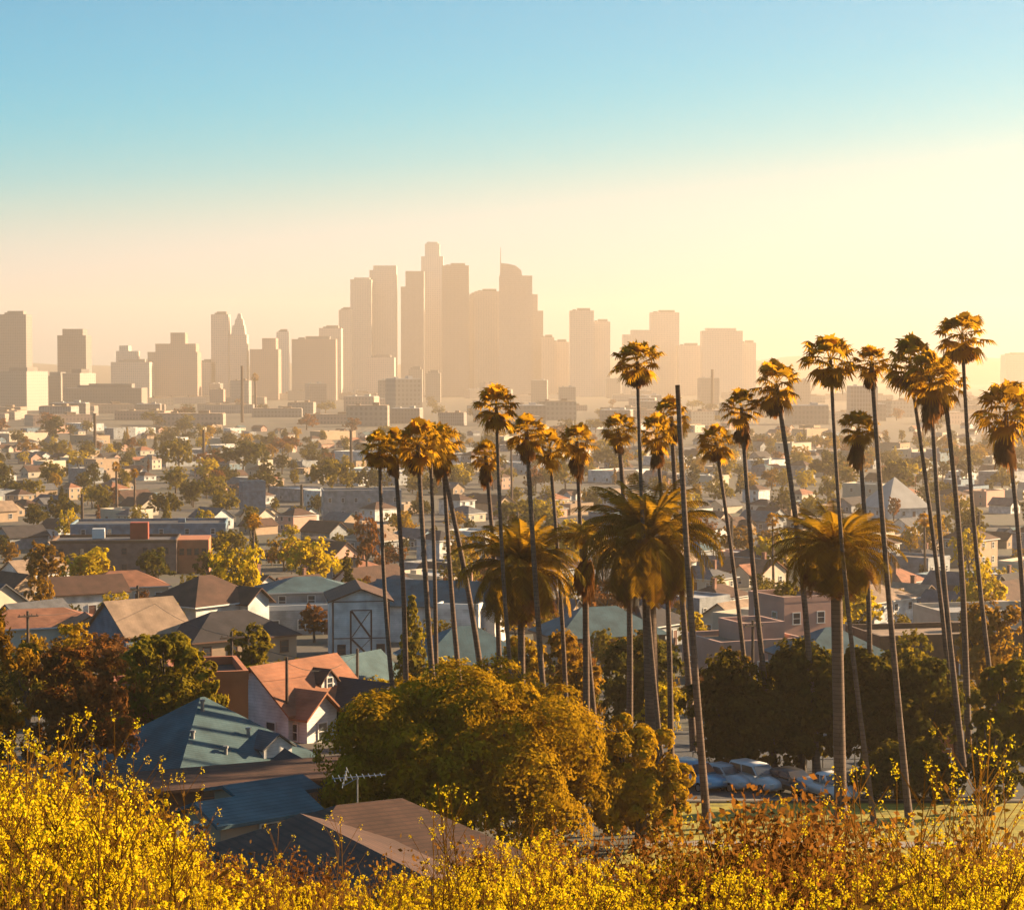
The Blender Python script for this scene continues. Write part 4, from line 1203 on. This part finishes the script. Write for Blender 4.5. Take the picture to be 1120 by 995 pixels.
for i, (u, vt, w, ub, vb, lab) in enumerate(PALMS):
    b = gp(ub, vb); d = b.y; cr = w * mpp(d) / 2 * 1.12
    c = at(u, vt + w * 0.42, d)
    t = thing('fan_palm', 'slim fan palm, ' + lab if not lab.startswith(('tall', 'slim', 'short', 'lean', 'lone', 'dark', 'thick', 'round', 'most')) else lab, 'palm tree', b, 0, 'slim fan palms on the slope')
    px = mpp(d)
    trunk_tube((0, 0, -0.4), c - b, (3.1 + .5 * ((i * 7) % 3)) * px, (1.9 + .25 * ((i * 4) % 3)) * px, 'trunk', t, bow=(0.25 if i % 2 else -0.2) + 0.1 * ((i * 7) % 3 - 1))
    for data, nm in ((FANS[i % 7], 'crown'), (SKIRTS[i % 3], 'dead_fronds')):
        o = link(nm, data, t); o.location = c - b; o.rotation_euler = (0.06 * math.sin(i), 0.06 * math.cos(i * 2), i * 1.3); o.scale = (cr, cr, cr * ((0.9 + 0.07 * ((i * 3) % 4)) if nm == 'crown' else (0.8 + 0.4 * ((i * 5) % 3))))
# bare pole like palm trunk
b = gp(775, 912); c = at(741, 421, b.y)
t = thing('dead_palm_trunk', 'bare dead palm trunk without crown, like a tall slanting pole', 'palm tree', b)
trunk_tube((0, 0, -0.4), c - b, 4.8 * mpp(b.y), 2.7 * mpp(b.y), 'trunk', t, bow=-.1); landmark('bare palm pole', 757, 560)
# small far fan palms
for (u, vt, w, vb, lab) in ((278, 560, 22, 640, 'small hazy palm behind the tall golden tree'), (280, 408, 10, 455, 'tiny hazy palm below the pointed slim tower'), (128, 505, 12, 560, 'tiny palm in the middle of the left neighbourhood'),
                            (148, 512, 12, 572, 'tiny palm right of its twin in the left neighbourhood'), (1012, 560, 18, 640, 'small yellowish palm behind the crowded palm cluster'), (660, 590, 20, 668, 'small palm between the two big feather palms'),
                            (846, 560, 18, 642, 'small hazy palm left of the right feather palm'), (560, 480, 14, 556, 'tiny hazy palm between the tall central palms')):
    b = gp(u, vb); d = b.y; c = at(u - 1, vt + w * .42, d)
    t = thing('fan_palm', lab, 'palm tree', b, 0, 'small distant fan palms')
    trunk_tube((0, 0, -.3), c - b, 1.6 * mpp(d), 1.1 * mpp(d), 'trunk', t)
    o = link('crown', FANS[int(u) % 7], t); o.location = c - b; s = w * mpp(d) / 2; o.scale = (s, s, s)

def feather_crown(seed, n=92, dead=False, nl=28):
    """unit crown (frond length about 1): arching fronds of hanging leaflets"""
    r_ = np.random.default_rng(seed); Q = []
    for i in range(n):
        az = i * 2.39996 + r_.uniform(-.2, .2); f = (i + .5) / n
        el0 = R(86 - 118 * f ** 0.85 + r_.uniform(-9, 9)) if not dead else R(r_.uniform(-70, -30))
        Lf = (0.82 + 0.28 * math.sin(math.pi * min(1, f * 1.1))) * r_.uniform(.88, 1.08) * (1 if not dead else .75)
        droop = (1.15 + 1.35 * f) * r_.uniform(.8, 1.2) if not dead else .7
        h = np.array([math.cos(az), math.sin(az), 0.0]); side = np.array([-math.sin(az), math.cos(az), 0.0])
        steps = 14; pts = [h * .06 + np.array([0, 0, .02])]; el = el0; dirs = []
        for k in range(steps):
            d = h * math.cos(el) + np.array([0, 0, math.sin(el)]); dirs.append(d)
            pts.append(pts[-1] + d * Lf / steps); el -= droop / steps * (0.5 + 1.1 * k / steps)
            el = max(el, R(-88))
        pts = np.array(pts)
        for k in range(steps):
            w = 0.011 * (1 - k / steps) + .003
            Q.append(np.stack([pts[k] - side * w, pts[k] + side * w, pts[k + 1] + side * w * .8, pts[k + 1] - side * w * .8]))
        for k in range(nl):
            t = 0.12 + 0.88 * k / nl; j = min(steps - 1, int(t * steps)); q = pts[j] + (pts[j + 1] - pts[j]) * (t * steps - j); d = dirs[j]
            up = np.cross(side, d); ll = 0.20 * (math.sin(math.pi * min(1, .15 + t * .85)) ** .6) * r_.uniform(.8, 1.1) + .02
            for s in (-1, 1):
                e = q + (d * .62 + side * s * .78 + up * (.12 if not dead else -.3)) * ll + np.array([0, 0, -0.30 * ll])
                wv = d * 0.012
                Q.append(np.stack([q - wv, q + wv, e + wv * .4, e - wv * .4]))
    return np.array(Q)
FC = [quads_mesh('crown', feather_crown(s), FEATHER) for s in (5, 6, 7)]
FD = quads_mesh('dead_fronds', feather_crown(9, 34, True, 30), DEADF)
def feather_palm(u, v, span, ub, vb, rpx, label, k, hscale=1.0, sz=1.0):
    b = gp(ub, vb); d = b.y; c = at(u, v, d); s = span * mpp(d) / 2 / 0.80
    t = thing('feather_palm', label, 'palm tree', b, 0, 'large feather palms')
    trunk_tube((0, 0, -0.4), c - b - Vector((0, 0, 0.1)), rpx * mpp(d), rpx * .9 * mpp(d), 'trunk', t)
    mb = MB(); mb.tube([(0, 0, -.34 * s), (0, 0, -.22 * s), (0, 0, -.02 * s), (0, 0, .08 * s)], [rpx * mpp(d) * .98, .155 * s, .16 * s, .05 * s], 14)
    o = mb.build('bole', mat_plain('cut_frond_stubs', (0.16, 0.08, 0.04), .95, .5, 7, bump=1.0), t); o.location = c - b
    for data, nm, q in ((FC[k % 3], 'crown', sz), (FD, 'dead_fronds', sz)):
        o = link(nm, data, t); o.location = c - b; o.rotation_euler = (0, 0, k * 1.1); o.scale = (s, s, s * q)
    return t
feather_palm(570, 622, 120, 571, 850, 4.5, 'large feather palm with drooping crown above the billowing golden tree, left one', 0, sz=1.08); landmark('left feather palm', 570, 630)
feather_palm(708, 592, 138, 716, 862, 8.5, 'largest feather palm with thick trunk in the centre', 1, sz=1.12); landmark('central feather palm', 708, 610)
feather_palm(914, 602, 126, 920, 898, 7.0, 'large feather palm standing on the lawn in front of the dark row', 2, sz=.86); landmark('right feather palm', 915, 600)
# ragged old palm with a dead skirt
b = gp(642, 850); c = at(640, 585, b.y); s = 62 * mpp(b.y) / 2 / .8
t = thing('old_palm', 'ragged old palm with small crown and dark dead skirt between the feather palms', 'palm tree', b)
trunk_tube((0, 0, -.4), c - b, 4.2 * mpp(b.y), 3.4 * mpp(b.y), 'trunk', t)
o = link('crown', quads_mesh('crown', feather_crown(17, 34), FEATHER), t); o.location = c - b; o.scale = (s, s, s * .55)
o = link('dead_fronds', SKIRTS[1], t); o.location = c - b + Vector((0, 0, -.4)); o.scale = (s * .9, s * .9, s * 1.5)

# ------------------------------------------------------------------ utility poles and wires
WOOD = mat_plain('weathered_pole_wood', (0.10, 0.07, 0.055), .95, .3, 3)
def pole(label, u, vt, vb, rz=0.4, arms=1):
    b = gp(u, vb); top = at(u, vt, b.y); H = top.z - b.z
    t = thing('utility_pole', label, 'utility pole', b, rz, 'wooden utility poles')
    mb = MB(); r = max(.14, 2.0 * mpp(b.y)); mb.tube([(0, 0, -.5), (0, 0, H)], [r, r * .75], 8); mb.build('post', WOOD, t)
    for k in range(arms):
        mb = MB(); mb.box((0, -.12, H - .5 - .9 * k), (2.0, .12, .14)); 
        for x in (-.85, -.35, .35, .85): mb.box((x, -.12, H - .36 - .9 * k), (.07, .07, .16))
        mb.build('crossarm', WOOD, t)
    return t, Vector((b.x, b.y, top.z - .4))
PW = []
for (lab, u, vt, vb, a) in (('utility pole standing by the bungalow at the left edge', 31, 668, 742, 1), ('dark utility pole behind the big teal roof', 254, 690, 790, 1), ('thick utility pole right of the orange dormer house', 391, 709, 800, 0),
                         ('thin pole in front of the orange dormer roof', 314, 718, 812, 0), ('utility pole in front of the white two storey house', 151, 640, 706, 1), ('pole with crossarm in front of the pink block', 823, 678, 760, 1),
                         ('far pole sticking up in the haze right of the skyline', 779, 404, 450, 1), ('far pole left of the left palms', 384, 470, 520, 1), ('far hazy pole below the wide brownish block', 265, 400, 462, 1), ('pole left of the far spreading tree', 104, 452, 500, 1), ('pole in the hazy middle of the city', 223, 470, 512, 1)):
    t, tip = pole(lab, u, vt, vb, 0.5, a); PW.append(tip)
def wire(label, a, b, sag=.9, r=.02):
    mb = MB(); n = 14; P = [a.lerp(b, i / n) - Vector((0, 0, sag * 4 * (i / n) * (1 - i / n))) for i in range(n + 1)]
    c = P[0].copy(); mb.tube([p - c for p in P], r, 4); o = mb.build('power_line', WIRE, None); o.location = c
    tag(o, label, 'wire')
wire('sagging wire from the pole behind the teal roof to the thick pole', PW[1], PW[2])
wire('thin wire from the dormer roof pole to the thick pole', PW[3], PW[2])
wire('wire from the bungalow pole to the white house pole', PW[0], PW[4])
wire('wire from the white house pole to the pole behind the teal roof', PW[4], PW[1])
for (u, vt, vb, lab2) in ((438, 596, 650, 'utility pole behind the left slim palms'), (566, 560, 612, 'utility pole behind the left feather palm'), (690, 560, 606, 'utility pole behind the central feather palm'), (800, 566, 618, 'utility pole in the neighbourhood right of the bare palm pole'), (930, 590, 650, 'utility pole behind the right feather palm'), (90, 540, 580, 'utility pole behind the brick warehouse'), (330, 530, 572, 'utility pole beyond the golden spreading tree'), (1070, 560, 612, 'utility pole behind the tallest right palm')):
    t, tip = pole(lab2, u, vt, vb, 0.7, 1); PW.append(tip)
for k_, (i_, j_, l_) in enumerate(((11, 12, 'wire between the poles behind the left slim palms and left feather palm'), (12, 13, 'wire between the poles behind the two feather palms'), (13, 14, 'wire from the central feather palm pole towards the right'), (14, 15, 'wire to the pole behind the right feather palm'), (16, 17, 'wire high over the houses behind the brick warehouse'))):
    wire(l_, PW[i_], PW[j_], 1.4, .03)

# ------------------------------------------------------------------ park fence, bins, cars
CARP = {n: mat_plain('car_paint_' + n, c, .3, .03, .5, spec=.6) for n, c in {'white': (.75, .76, .78), 'silver': (.45, .5, .55), 'blue': (.12, .38, .60), 'black': (.03, .03, .035), 'grey': (.2, .21, .23)}.items()}
TYRE = mat_plain('tyre_rubber', (.02, .02, .02), .9, .1, 3); RIM = mat_plain('alloy_rim', (.5, .5, .52), .35, .05, 3, metal=.8)
LAMP = mat_plain('headlamp_glass', (.75, .75, .7), .15, .03, 2, spec=.7); TAIL = mat_plain('tail_lamp_red', (.35, .02, .015), .25, .05, 2)
def car(kind, paint, loc, rz, label):
    t = thing('parked_car', label, 'car', loc, rz, 'cars parked in front of the dark trees', .9)
    # side profile (x along the car, z up), nose at +x
    body = [(-2.2, .38), (-2.25, .75), (-2.15, 1.0), (1.2 if kind != 'van' else 1.5, 1.02), (2.1, .86), (2.25, .62), (2.2, .34)]
    cabin = {'sedan': [(-1.75, 1.0), (-1.15, 1.46), (.25, 1.48), (1.05, 1.0)], 'suv': [(-2.12, 1.0), (-1.95, 1.66), (.3, 1.68), (1.1, 1.02)], 'van': [(-2.14, 1.0), (-2.1, 1.95), (.8, 1.95), (1.45, 1.02)], 'pickup': [(-.5, 1.0), (-.35, 1.66), (.55, 1.66), (1.2, 1.0)]}[kind]
    W = .88
    import bmesh
    def solid(prof, w, w2, name, m):
        bm = bmesh.new()
        zs = [p[1] for p in prof]; z0, z1 = min(zs), max(zs)
        rows = []
        for s in (-1, 1):
            rows.append([bm.verts.new((x, s * (w + (w2 - w) * (z - z0) / (z1 - z0)), z)) for x, z in prof])
        bm.faces.new(rows[0]); bm.faces.new(rows[1][::-1])
        k = len(prof)
        for i in range(k): j = (i + 1) % k; bm.faces.new((rows[0][j], rows[0][i], rows[1][i], rows[1][j]))
        bmesh.ops.recalc_face_normals(bm, faces=bm.faces)
        bmesh.ops.bevel(bm, geom=bm.edges[:], offset=.06, segments=2, affect='EDGES', clamp_overlap=True)
        me = bpy.data.meshes.new(name); bm.to_mesh(me); bm.free(); me.materials.append(m)
        me.polygons.foreach_set('use_smooth', [True] * len(me.polygons))
        return link(name, me, t)
    bd = solid(body, W, W * .97, 'body', CARP[paint]); solid(cabin, W * .95, W * .74, 'cabin', CARP[paint])
    (x0, a), (x1, b_), (x2, c_), (x3, e) = cabin
    def lerp(p, q, k): return (p[0] + (q[0] - p[0]) * k, p[1] + (q[1] - p[1]) * k)
    for s in (-1, 1):
        def yy(z): return s * (W * .95 + (W * .74 - W * .95) * (z - a) / (b_ - a) + .012)
        lo0, hi0, hi1, lo1 = lerp((x0, a), (x1, b_), .18), lerp((x0, a), (x1, b_), .84), lerp((x3, e), (x2, c_), .84), lerp((x3, e), (x2, c_), .18)
        lo0 = (lo0[0] + .14, lo0[1]); hi0 = (hi0[0] + .14, hi0[1]); hi1 = (hi1[0] - .12, hi1[1]); lo1 = (lo1[0] - .12, lo1[1])
        mb = MB(); mid = (lo0[0] + lo1[0]) / 2; mh = (hi0[0] + hi1[0]) / 2
        for A, B, C, D in ((lo0, (mid - .05, lo0[1]), (mh - .05, hi0[1]), hi0), ((mid + .05, lo1[1]), lo1, hi1, (mh + .05, hi1[1]))):
            pts = [(q[0], yy(q[1]), q[1]) for q in (A, B, C, D)]
            mb.prism(pts, (0, s * .012, 0))
        mb.build('side_window', GLASS, t)
    for nm, (P, Q) in (('windscreen', ((x3, e), (x2, c_))), ('rear_window', ((x0, a), (x1, b_)))):
        lo, hi = lerp(P, Q, .15), lerp(P, Q, .88); o_ = .05 if nm == 'windscreen' else -.05
        mb = MB(); wl, wh = W * .86, W * .70
        mb.prism([(lo[0] + o_ * .3, -wl, lo[1]), (lo[0] + o_ * .3, wl, lo[1]), (hi[0] + o_ * .3, wh, hi[1]), (hi[0] + o_ * .3, -wh, hi[1])], (o_ * .4, 0, .02)); mb.build(nm, GLASS, t)
    for sx in (-1.35, 1.4):
        for s in (-1, 1):
            mb = MB(); mb.tube([(sx, s * .66, .33), (sx, s * .88, .33)], .33, 18); w = mb.build('wheel', TYRE, t)
            mb = MB(); mb.tube([(sx, s * .86, .33), (sx, s * .895, .33)], .2, 12); mb.build('rim', RIM, w)
    for s in (-1, 1):
        mb = MB(); mb.box((2.2, s * .62, .7), (.1, .34, .15)); mb.build('headlight', LAMP, t)
        mb = MB(); mb.box((-2.2, s * .68, .78), (.1, .28, .18)); mb.build('tail_light', TAIL, t)
        mb = MB(); mb.box((.95, s * (W + .06), 1.06), (.14, .18, .12)); mb.build('mirror', CARP[paint], t)
    return t
for (u, v, kind, paint, rz, lab) in ((762, 862, 'suv', 'blue', -60, 'light blue car beside the bare palm pole'), (793, 862, 'sedan', 'silver', -55, 'silver car with blue tint right of the bare palm pole'),
                                   (828, 864, 'suv', 'white', -58, 'white car between the bare palm pole and the right feather palm'), (866, 868, 'sedan', 'black', -60, 'black car right of the white car'),
                                   (905, 874, 'pickup', 'white', -62, 'white pickup left of the right feather palm trunk')):
    p = gp(u, v); car(kind, paint, (p.x, p.y, p.z + .035), R(rz), lab)
# low pipe fence along the parking
a, b = gp(758, 842), gp(1040, 838)
t = thing('rail_fence', 'long thin dark rail fence in front of the dark tree row', 'fence', a)
n = 16
for i in range(n + 1):
    q = a.lerp(b, i / n); q.z = gz(q.x, q.y)
    mb = MB(); mb.tube([(0, 0, -.2), (0, 0, 1.15)], .045, 6); o = mb.build('post', METAL, t); o.location = q - a
mb = MB(); mb.tube([Vector((0, 0, 1.1))] + [(lambda q: Vector((q.x, q.y, gz(q.x, q.y) + 1.1)) - a)(a.lerp(b, i / n)) for i in range(1, n + 1)], .04, 6); mb.build('rail', METAL, t)
mb = MB(); mb.tube([(lambda q: Vector((q.x, q.y, gz(q.x, q.y) + .55)) - a)(a.lerp(b, i / n)) for i in range(0, n + 1)], .03, 6); mb.build('rail', METAL, t)

# ------------------------------------------------------------------ flowering hillside in front
PETAL = mat_leaf('mustard_petal', (0.78, 0.47, 0.010), (1.15, 0.84, 0.02), (1.1, 0.80, 0.02), 0.40)
STEM = mat_leaf('mustard_stem', (0.09, 0.048, 0.012), (0.22, 0.115, 0.02), (0.40, 0.19, 0.03), 0.3)
DRY = mat_leaf('dry_stalk', (0.12, 0.055, 0.02), (0.26, 0.14, 0.04), (0.4, 0.18, 0.03), 0.35)
RUST = mat_leaf('rusty_leaf', (0.09, 0.035, 0.012), (0.24, 0.10, 0.022), (0.42, 0.17, 0.03), 0.35)

def stick(a, b, w0, w1):
    """two crossed thin faces between a and b"""
    a, b = np.array(a), np.array(b); d = b - a
    s1 = np.cross(d, [0.3, 1, 0.1]); s1 /= np.linalg.norm(s1) + 1e-9; s2 = np.cross(d, s1); s2 /= np.linalg.norm(s2) + 1e-9
    return [np.stack([a - s * w0, a + s * w0, b + s * w1, b - s * w1]) for s in (s1, s2)]

def mustard(seed, H=1.0, nb=9, fl=14, ps=1.0, sw=1.0):
    """one plant of height H: stem, branches, a raceme of small petals at every tip"""
    r_ = np.random.default_rng(seed); Q, M = [], []
    lean = r_.uniform(-.12, .12, 2); top = np.array([lean[0], lean[1], 1.0]) * H
    mid = top * .5 + np.array([r_.uniform(-.03, .03), r_.uniform(-.03, .03), 0])
    for a, b, w0, w1 in ((np.array([0, 0, -.1]), mid, .006, .005), (mid, top, .005, .003)):
        for q in stick(a, b, w0 * sw, w1 * sw): Q.append(q); M.append(0)
    tips = [top]
    for k in range(nb):
        t = r_.uniform(.35, .9); a = (mid * (t / .5) if t < .5 else mid + (top - mid) * ((t - .5) / .5))
        az = r_.uniform(0, 6.28); ln = r_.uniform(.16, .38) * H * (1.15 - t * .5)
        e = a + np.array([math.cos(az) * .55, math.sin(az) * .55, .85]) * ln
        for q in stick(a, e, .0035 * sw, .0022 * sw): Q.append(q); M.append(0)
        tips.append(e)
    for e in tips:
        n = int(fl * r_.uniform(.7, 1.3)); ext = r_.uniform(.02, .06)
        for k in range(n):
            c = e + r_.normal(size=3) * .011 * ps + np.array([0, 0, -ext * r_.random()])
            nn = r_.normal(size=3) + np.array([0, 0, .4]); nn /= np.linalg.norm(nn); u = np.cross(nn, r_.normal(size=3)); u /= np.linalg.norm(u); w = np.cross(nn, u); s = r_.uniform(.0052, .0098) * ps
            Q.append(np.stack([c - u * s, c - w * s * .8 + nn * s * .25, c + u * s, c + w * s * .8 + nn * s * .25])); M.append(1)
    for k in range(7):
        z = r_.uniform(.05, .55) * H; az = r_.uniform(0, 6.28); d = np.array([math.cos(az), math.sin(az), r_.uniform(-.1, .5)]); a = np.array([0, 0, z]) ; l = r_.uniform(.06, .14); s = np.cross(d, [0, 0, 1.]); s /= np.linalg.norm(s)
        Q.append(np.stack([a, a + d * l * .6 - s * l * .2, a + d * l, a + d * l * .6 + s * l * .2])); M.append(2)
    return np.array(Q), np.array(M)

VAR = [mustard(s, 1.0, 7 + s % 5) for s in range(100, 110)]
def cover(u):                      # how yellow the field is at photo column u
    return np.interp(u, [-60, 0, 120, 260, 330, 470, 560, 700, 820, 900, 1000, 1180], [1, 1, .95, .6, .55, .9, .95, .8, .65, .65, .85, 1])
def field():
    out, mi = [], []
    g_ = np.random.default_rng(77); n = 0
    while n < 3600:
        y = math.sqrt(g_.uniform(7.0 ** 2, 22.5 ** 2)); x = g_.uniform(-.28, .28) * y; u = 560 + FPX * x / y
        if g_.random() > cover(u) * (1.0 if y < 13 else .85): continue
        q, m = VAR[g_.integers(len(VAR))]
        h = (.30 + .55 * g_.random() ** 1.4) * (1.0 if g_.random() > .07 else 1.3) * (0.85 if y < 9 else 1) * np.interp(u, [0, 150, 230, 330, 470, 560, 800, 1000, 1120], [1.05, .95, .72, .6, .72, .95, .9, 1.0, 1.1])
        a = g_.uniform(0, 6.283); c, s = math.cos(a), math.sin(a)
        sp = .8 + .3 * g_.random()
        Rm = np.array([[c * sp, -s * sp, 0], [s * sp, c * sp, 0], [0, 0, 1]])
        # petals keep their size: scale positions of each face centre only
        cen = q.mean(1, keepdims=True); cs = cen * np.array([1, 1, 1]) * h
        P = np.where((m == 1)[:, None, None], cs + (q - cen), q * h)
        P = P @ Rm.T + np.array([x, y, gz(x, y)])
        out.append(P); mi.append(m); n += 1
    me = quads_mesh('mustard_flowers', np.concatenate(out), [STEM, PETAL, STEM], np.concatenate(mi))
    o = link('mustard_flowers', me); tag(o, 'dense yellow mustard flowers covering the slope along the bottom', 'flowers', kind='stuff')
field()
def dry_grass():
    g_ = np.random.default_rng(78); n = 26000
    y = np.sqrt(g_.uniform(7 ** 2, 30 ** 2, n)); x = g_.uniform(-.28, .28, n) * y
    z = ground(x, y); h = g_.uniform(.15, .55, n); az = g_.uniform(0, 6.28, n); l = g_.uniform(.02, .22, n)
    b = np.stack([x, y, z - .02], -1); t = b + np.stack([np.cos(az) * l, np.sin(az) * l, h], -1); s = np.stack([np.sin(az), -np.cos(az), 0 * az], -1) * .006
    m = (b + t) / 2 + np.stack([-np.cos(az) * l * .2, -np.sin(az) * l * .2, h * .08], -1)
    P = np.concatenate([np.stack([b - s, b + s, m + s * .8, m - s * .8], 1), np.stack([m - s * .8, m + s * .8, t + s * .15, t - s * .15], 1)])
    tag(link('dry_grass', quads_mesh('dry_grass', P, DRY)), 'brown dry grass and stems between the yellow flowers', 'grass', kind='stuff')
dry_grass()

# separate tall stalks that stand above the field
ST_ME = []
for s in range(6):
    q, m = mustard(300 + s, 1.0, 8 + s % 5, 10, .62, .5)
    ST_ME.append(quads_mesh('mustard_stalk', q, [STEM, PETAL, STEM], m))
STALKS = [(70, 792, 10.5), (98, 818, 11), (116, 798, 10), (134, 776, 9.5), (150, 828, 11), (192, 832, 11), (206, 840, 12), (232, 868, 12), (40, 780, 10), (20, 808, 11), (290, 898, 12), (362, 895, 12.5), (374, 892, 12),
          (470, 880, 11), (476, 862, 11), (494, 852, 10), (514, 858, 10.5), (534, 884, 11), (562, 888, 12), (576, 872, 11), (620, 880, 12), (744, 884, 13), (862, 862, 12), (912, 868, 12), (944, 836, 10.5), (958, 838, 11), (970, 846, 11.5),
          (996, 820, 10), (1010, 832, 11), (1022, 834, 10.5), (1040, 836, 12), (1056, 812, 10), (1074, 780, 9.5), (1086, 806, 10), (1100, 822, 11), (1112, 836, 10)]
for i, (u, v, d) in enumerate(STALKS):
    p = at(u, v, d); b = gz(p.x, d); H = p.z - b
    if H < .35: continue
    t = link('mustard_stalk', ST_ME[i % 6]); t.location = (p.x, d, b); t.rotation_euler = (0, 0, i * 1.7); t.scale = (H, H, H); tag(t, None, 'flower')
    auto_label(t, 'tall yellow mustard stalk', 'tall mustard stalks above the field')

# rusty low shrubs along the crest
def shrub_mesh(seed, mat, w=1.0, h=.75, n=900, leaf=.022):
    r_ = np.random.default_rng(seed); Q = []
    for k in range(34):
        az = r_.uniform(0, 6.28); e = np.array([math.cos(az) * r_.uniform(.05, .5) * w, math.sin(az) * r_.uniform(.05, .5) * w, h * r_.uniform(.5, 1.05)])
        a = np.array([e[0] * .15, e[1] * .15, 0]); Q += stick(a, e, .006, .002)
        m = n // 34; t = r_.uniform(.35, 1.05, m)[:, None]
        C = a + (e - a) * t + r_.normal(size=(m, 3)) * .045
        Q += list(leaf_quads(C, unit(m), leaf))
    return quads_mesh('shrub', np.array(Q), mat)
SH = [shrub_mesh(s, m) for s, m in ((1, RUST), (2, RUST), (3, DRY), (4, LEAF['orange']))]
SHW = ['reddish rusty', 'reddish rusty', 'brown dry', 'orange leaved']
SHR = [(590, 905, 15, 0), (640, 900, 16, 1), (690, 893, 17, 0), (735, 898, 17, 1), (775, 890, 17, 3), (800, 868, 15, 0), (826, 862, 14, 1), (850, 872, 16, 3), (868, 858, 14.5, 0), (893, 850, 14, 1), (920, 872, 16, 0), (950, 884, 16, 3), (985, 890, 17, 1),
       (1020, 880, 16, 2), (1060, 872, 15, 3), (1095, 862, 14, 2), (610, 928, 13, 1), (665, 925, 13.5, 0), (715, 922, 14, 3), (760, 928, 13, 1), (812, 915, 13, 0), (860, 920, 13, 1), (905, 915, 13.5, 0), (950, 920, 13, 2), (15, 812, 13, 3), (50, 822, 13.5, 3), (85, 838, 13, 2), (118, 852, 14, 3), (150, 862, 15, 3),
       (185, 878, 14, 2), (30, 850, 12, 2), (225, 915, 14, 0), (262, 928, 14, 2), (310, 925, 15, 0), (350, 930, 15, 1), (430, 922, 16, 2), (520, 905, 16, 2), (550, 915, 15, 0)]
for i, (u, v, d, k) in enumerate(SHR):
    p = at(u, v, d); b = gz(p.x, d); H = max(.35, (p.z - b) * .92)
    o = link(('rusty_shrub', 'rusty_shrub', 'dry_shrub', 'orange_shrub')[k], SH[k]); o.location = (p.x, d, b - .02); o.rotation_euler = (0, 0, i * 2.1); s = H / .78; o.scale = (max(.8, s * .9), max(.8, s * .9), s)
    tag(o, None, 'shrub'); auto_label(o, SHW[k] + ' low shrub', 'low shrubs on the flowery slope')

# ------------------------------------------------------------------ labels that say which one
bpy.context.view_layer.update()
ORD = ['first', 'second', 'third', 'fourth', 'fifth', 'sixth', 'seventh', 'eighth', 'ninth', 'tenth', 'eleventh', 'twelfth']
for n_, u_, v_ in (('crowned tower', 474, 300), ('slim twin towers', 252, 360), ('crowded palms at right', 1020, 430), ('left slim palms', 460, 490), ('tallest central palm', 697, 395), ('slab tower', 16, 370),
                   ('tall blue block', 276, 535), ('dark spreading tree', 196, 490), ('terracotta parapets', 190, 770), ('tallest palm crown', 1052, 365), ('lone small palm', 783, 485), ('dark hip roof', 250, 690), ('bare pole top', 742, 430)):
    landmark(n_, u_, v_)
lab = {}
for o, phrase, group in THINGS:
    o['group'] = group
    u, v = proj(o.matrix_world.translation)
    n_, lu, lv = min(LANDMARKS, key=lambda q: math.hypot(q[1] - u, (q[2] - v) * 1.6))
    dx, dv = u - lu, v - lv
    far_ = math.hypot(dx, dv)
    if abs(dx) < 14 + abs(dv) * .35: rel = 'above' if dv < 0 else 'below'
    else: rel = 'left of' if dx < 0 else 'right of'
    if 14 < abs(dx) and 14 < abs(dv) and .35 < abs(dv) / (abs(dx) + .1) < 2.8: rel = ('above ' if dv < 0 else 'below ') + ('left of' if dx < 0 else 'right of')
    rel = ('just ' if far_ < 42 else ('well ' if far_ > 110 else '')) + rel
    lab.setdefault('%s, %s the %s' % (phrase, rel, n_), []).append((u, v, o))
for text, L_ in lab.items():
    L_.sort(key=lambda q: (q[0], q[1]))
    for i, (u, v, o) in enumerate(L_):
        if len(L_) == 1: s = text
        elif len(L_) == 2: s = text + ', ' + ('left' if i == 0 else 'right') + ' of two'
        elif i == 0: s = text + ', leftmost of %d' % len(L_)
        elif i == len(L_) - 1: s = text + ', rightmost of %d' % len(L_)
        else: s = text + ', %s from left' % ORD[min(i, 11)]
        o['label'] = s
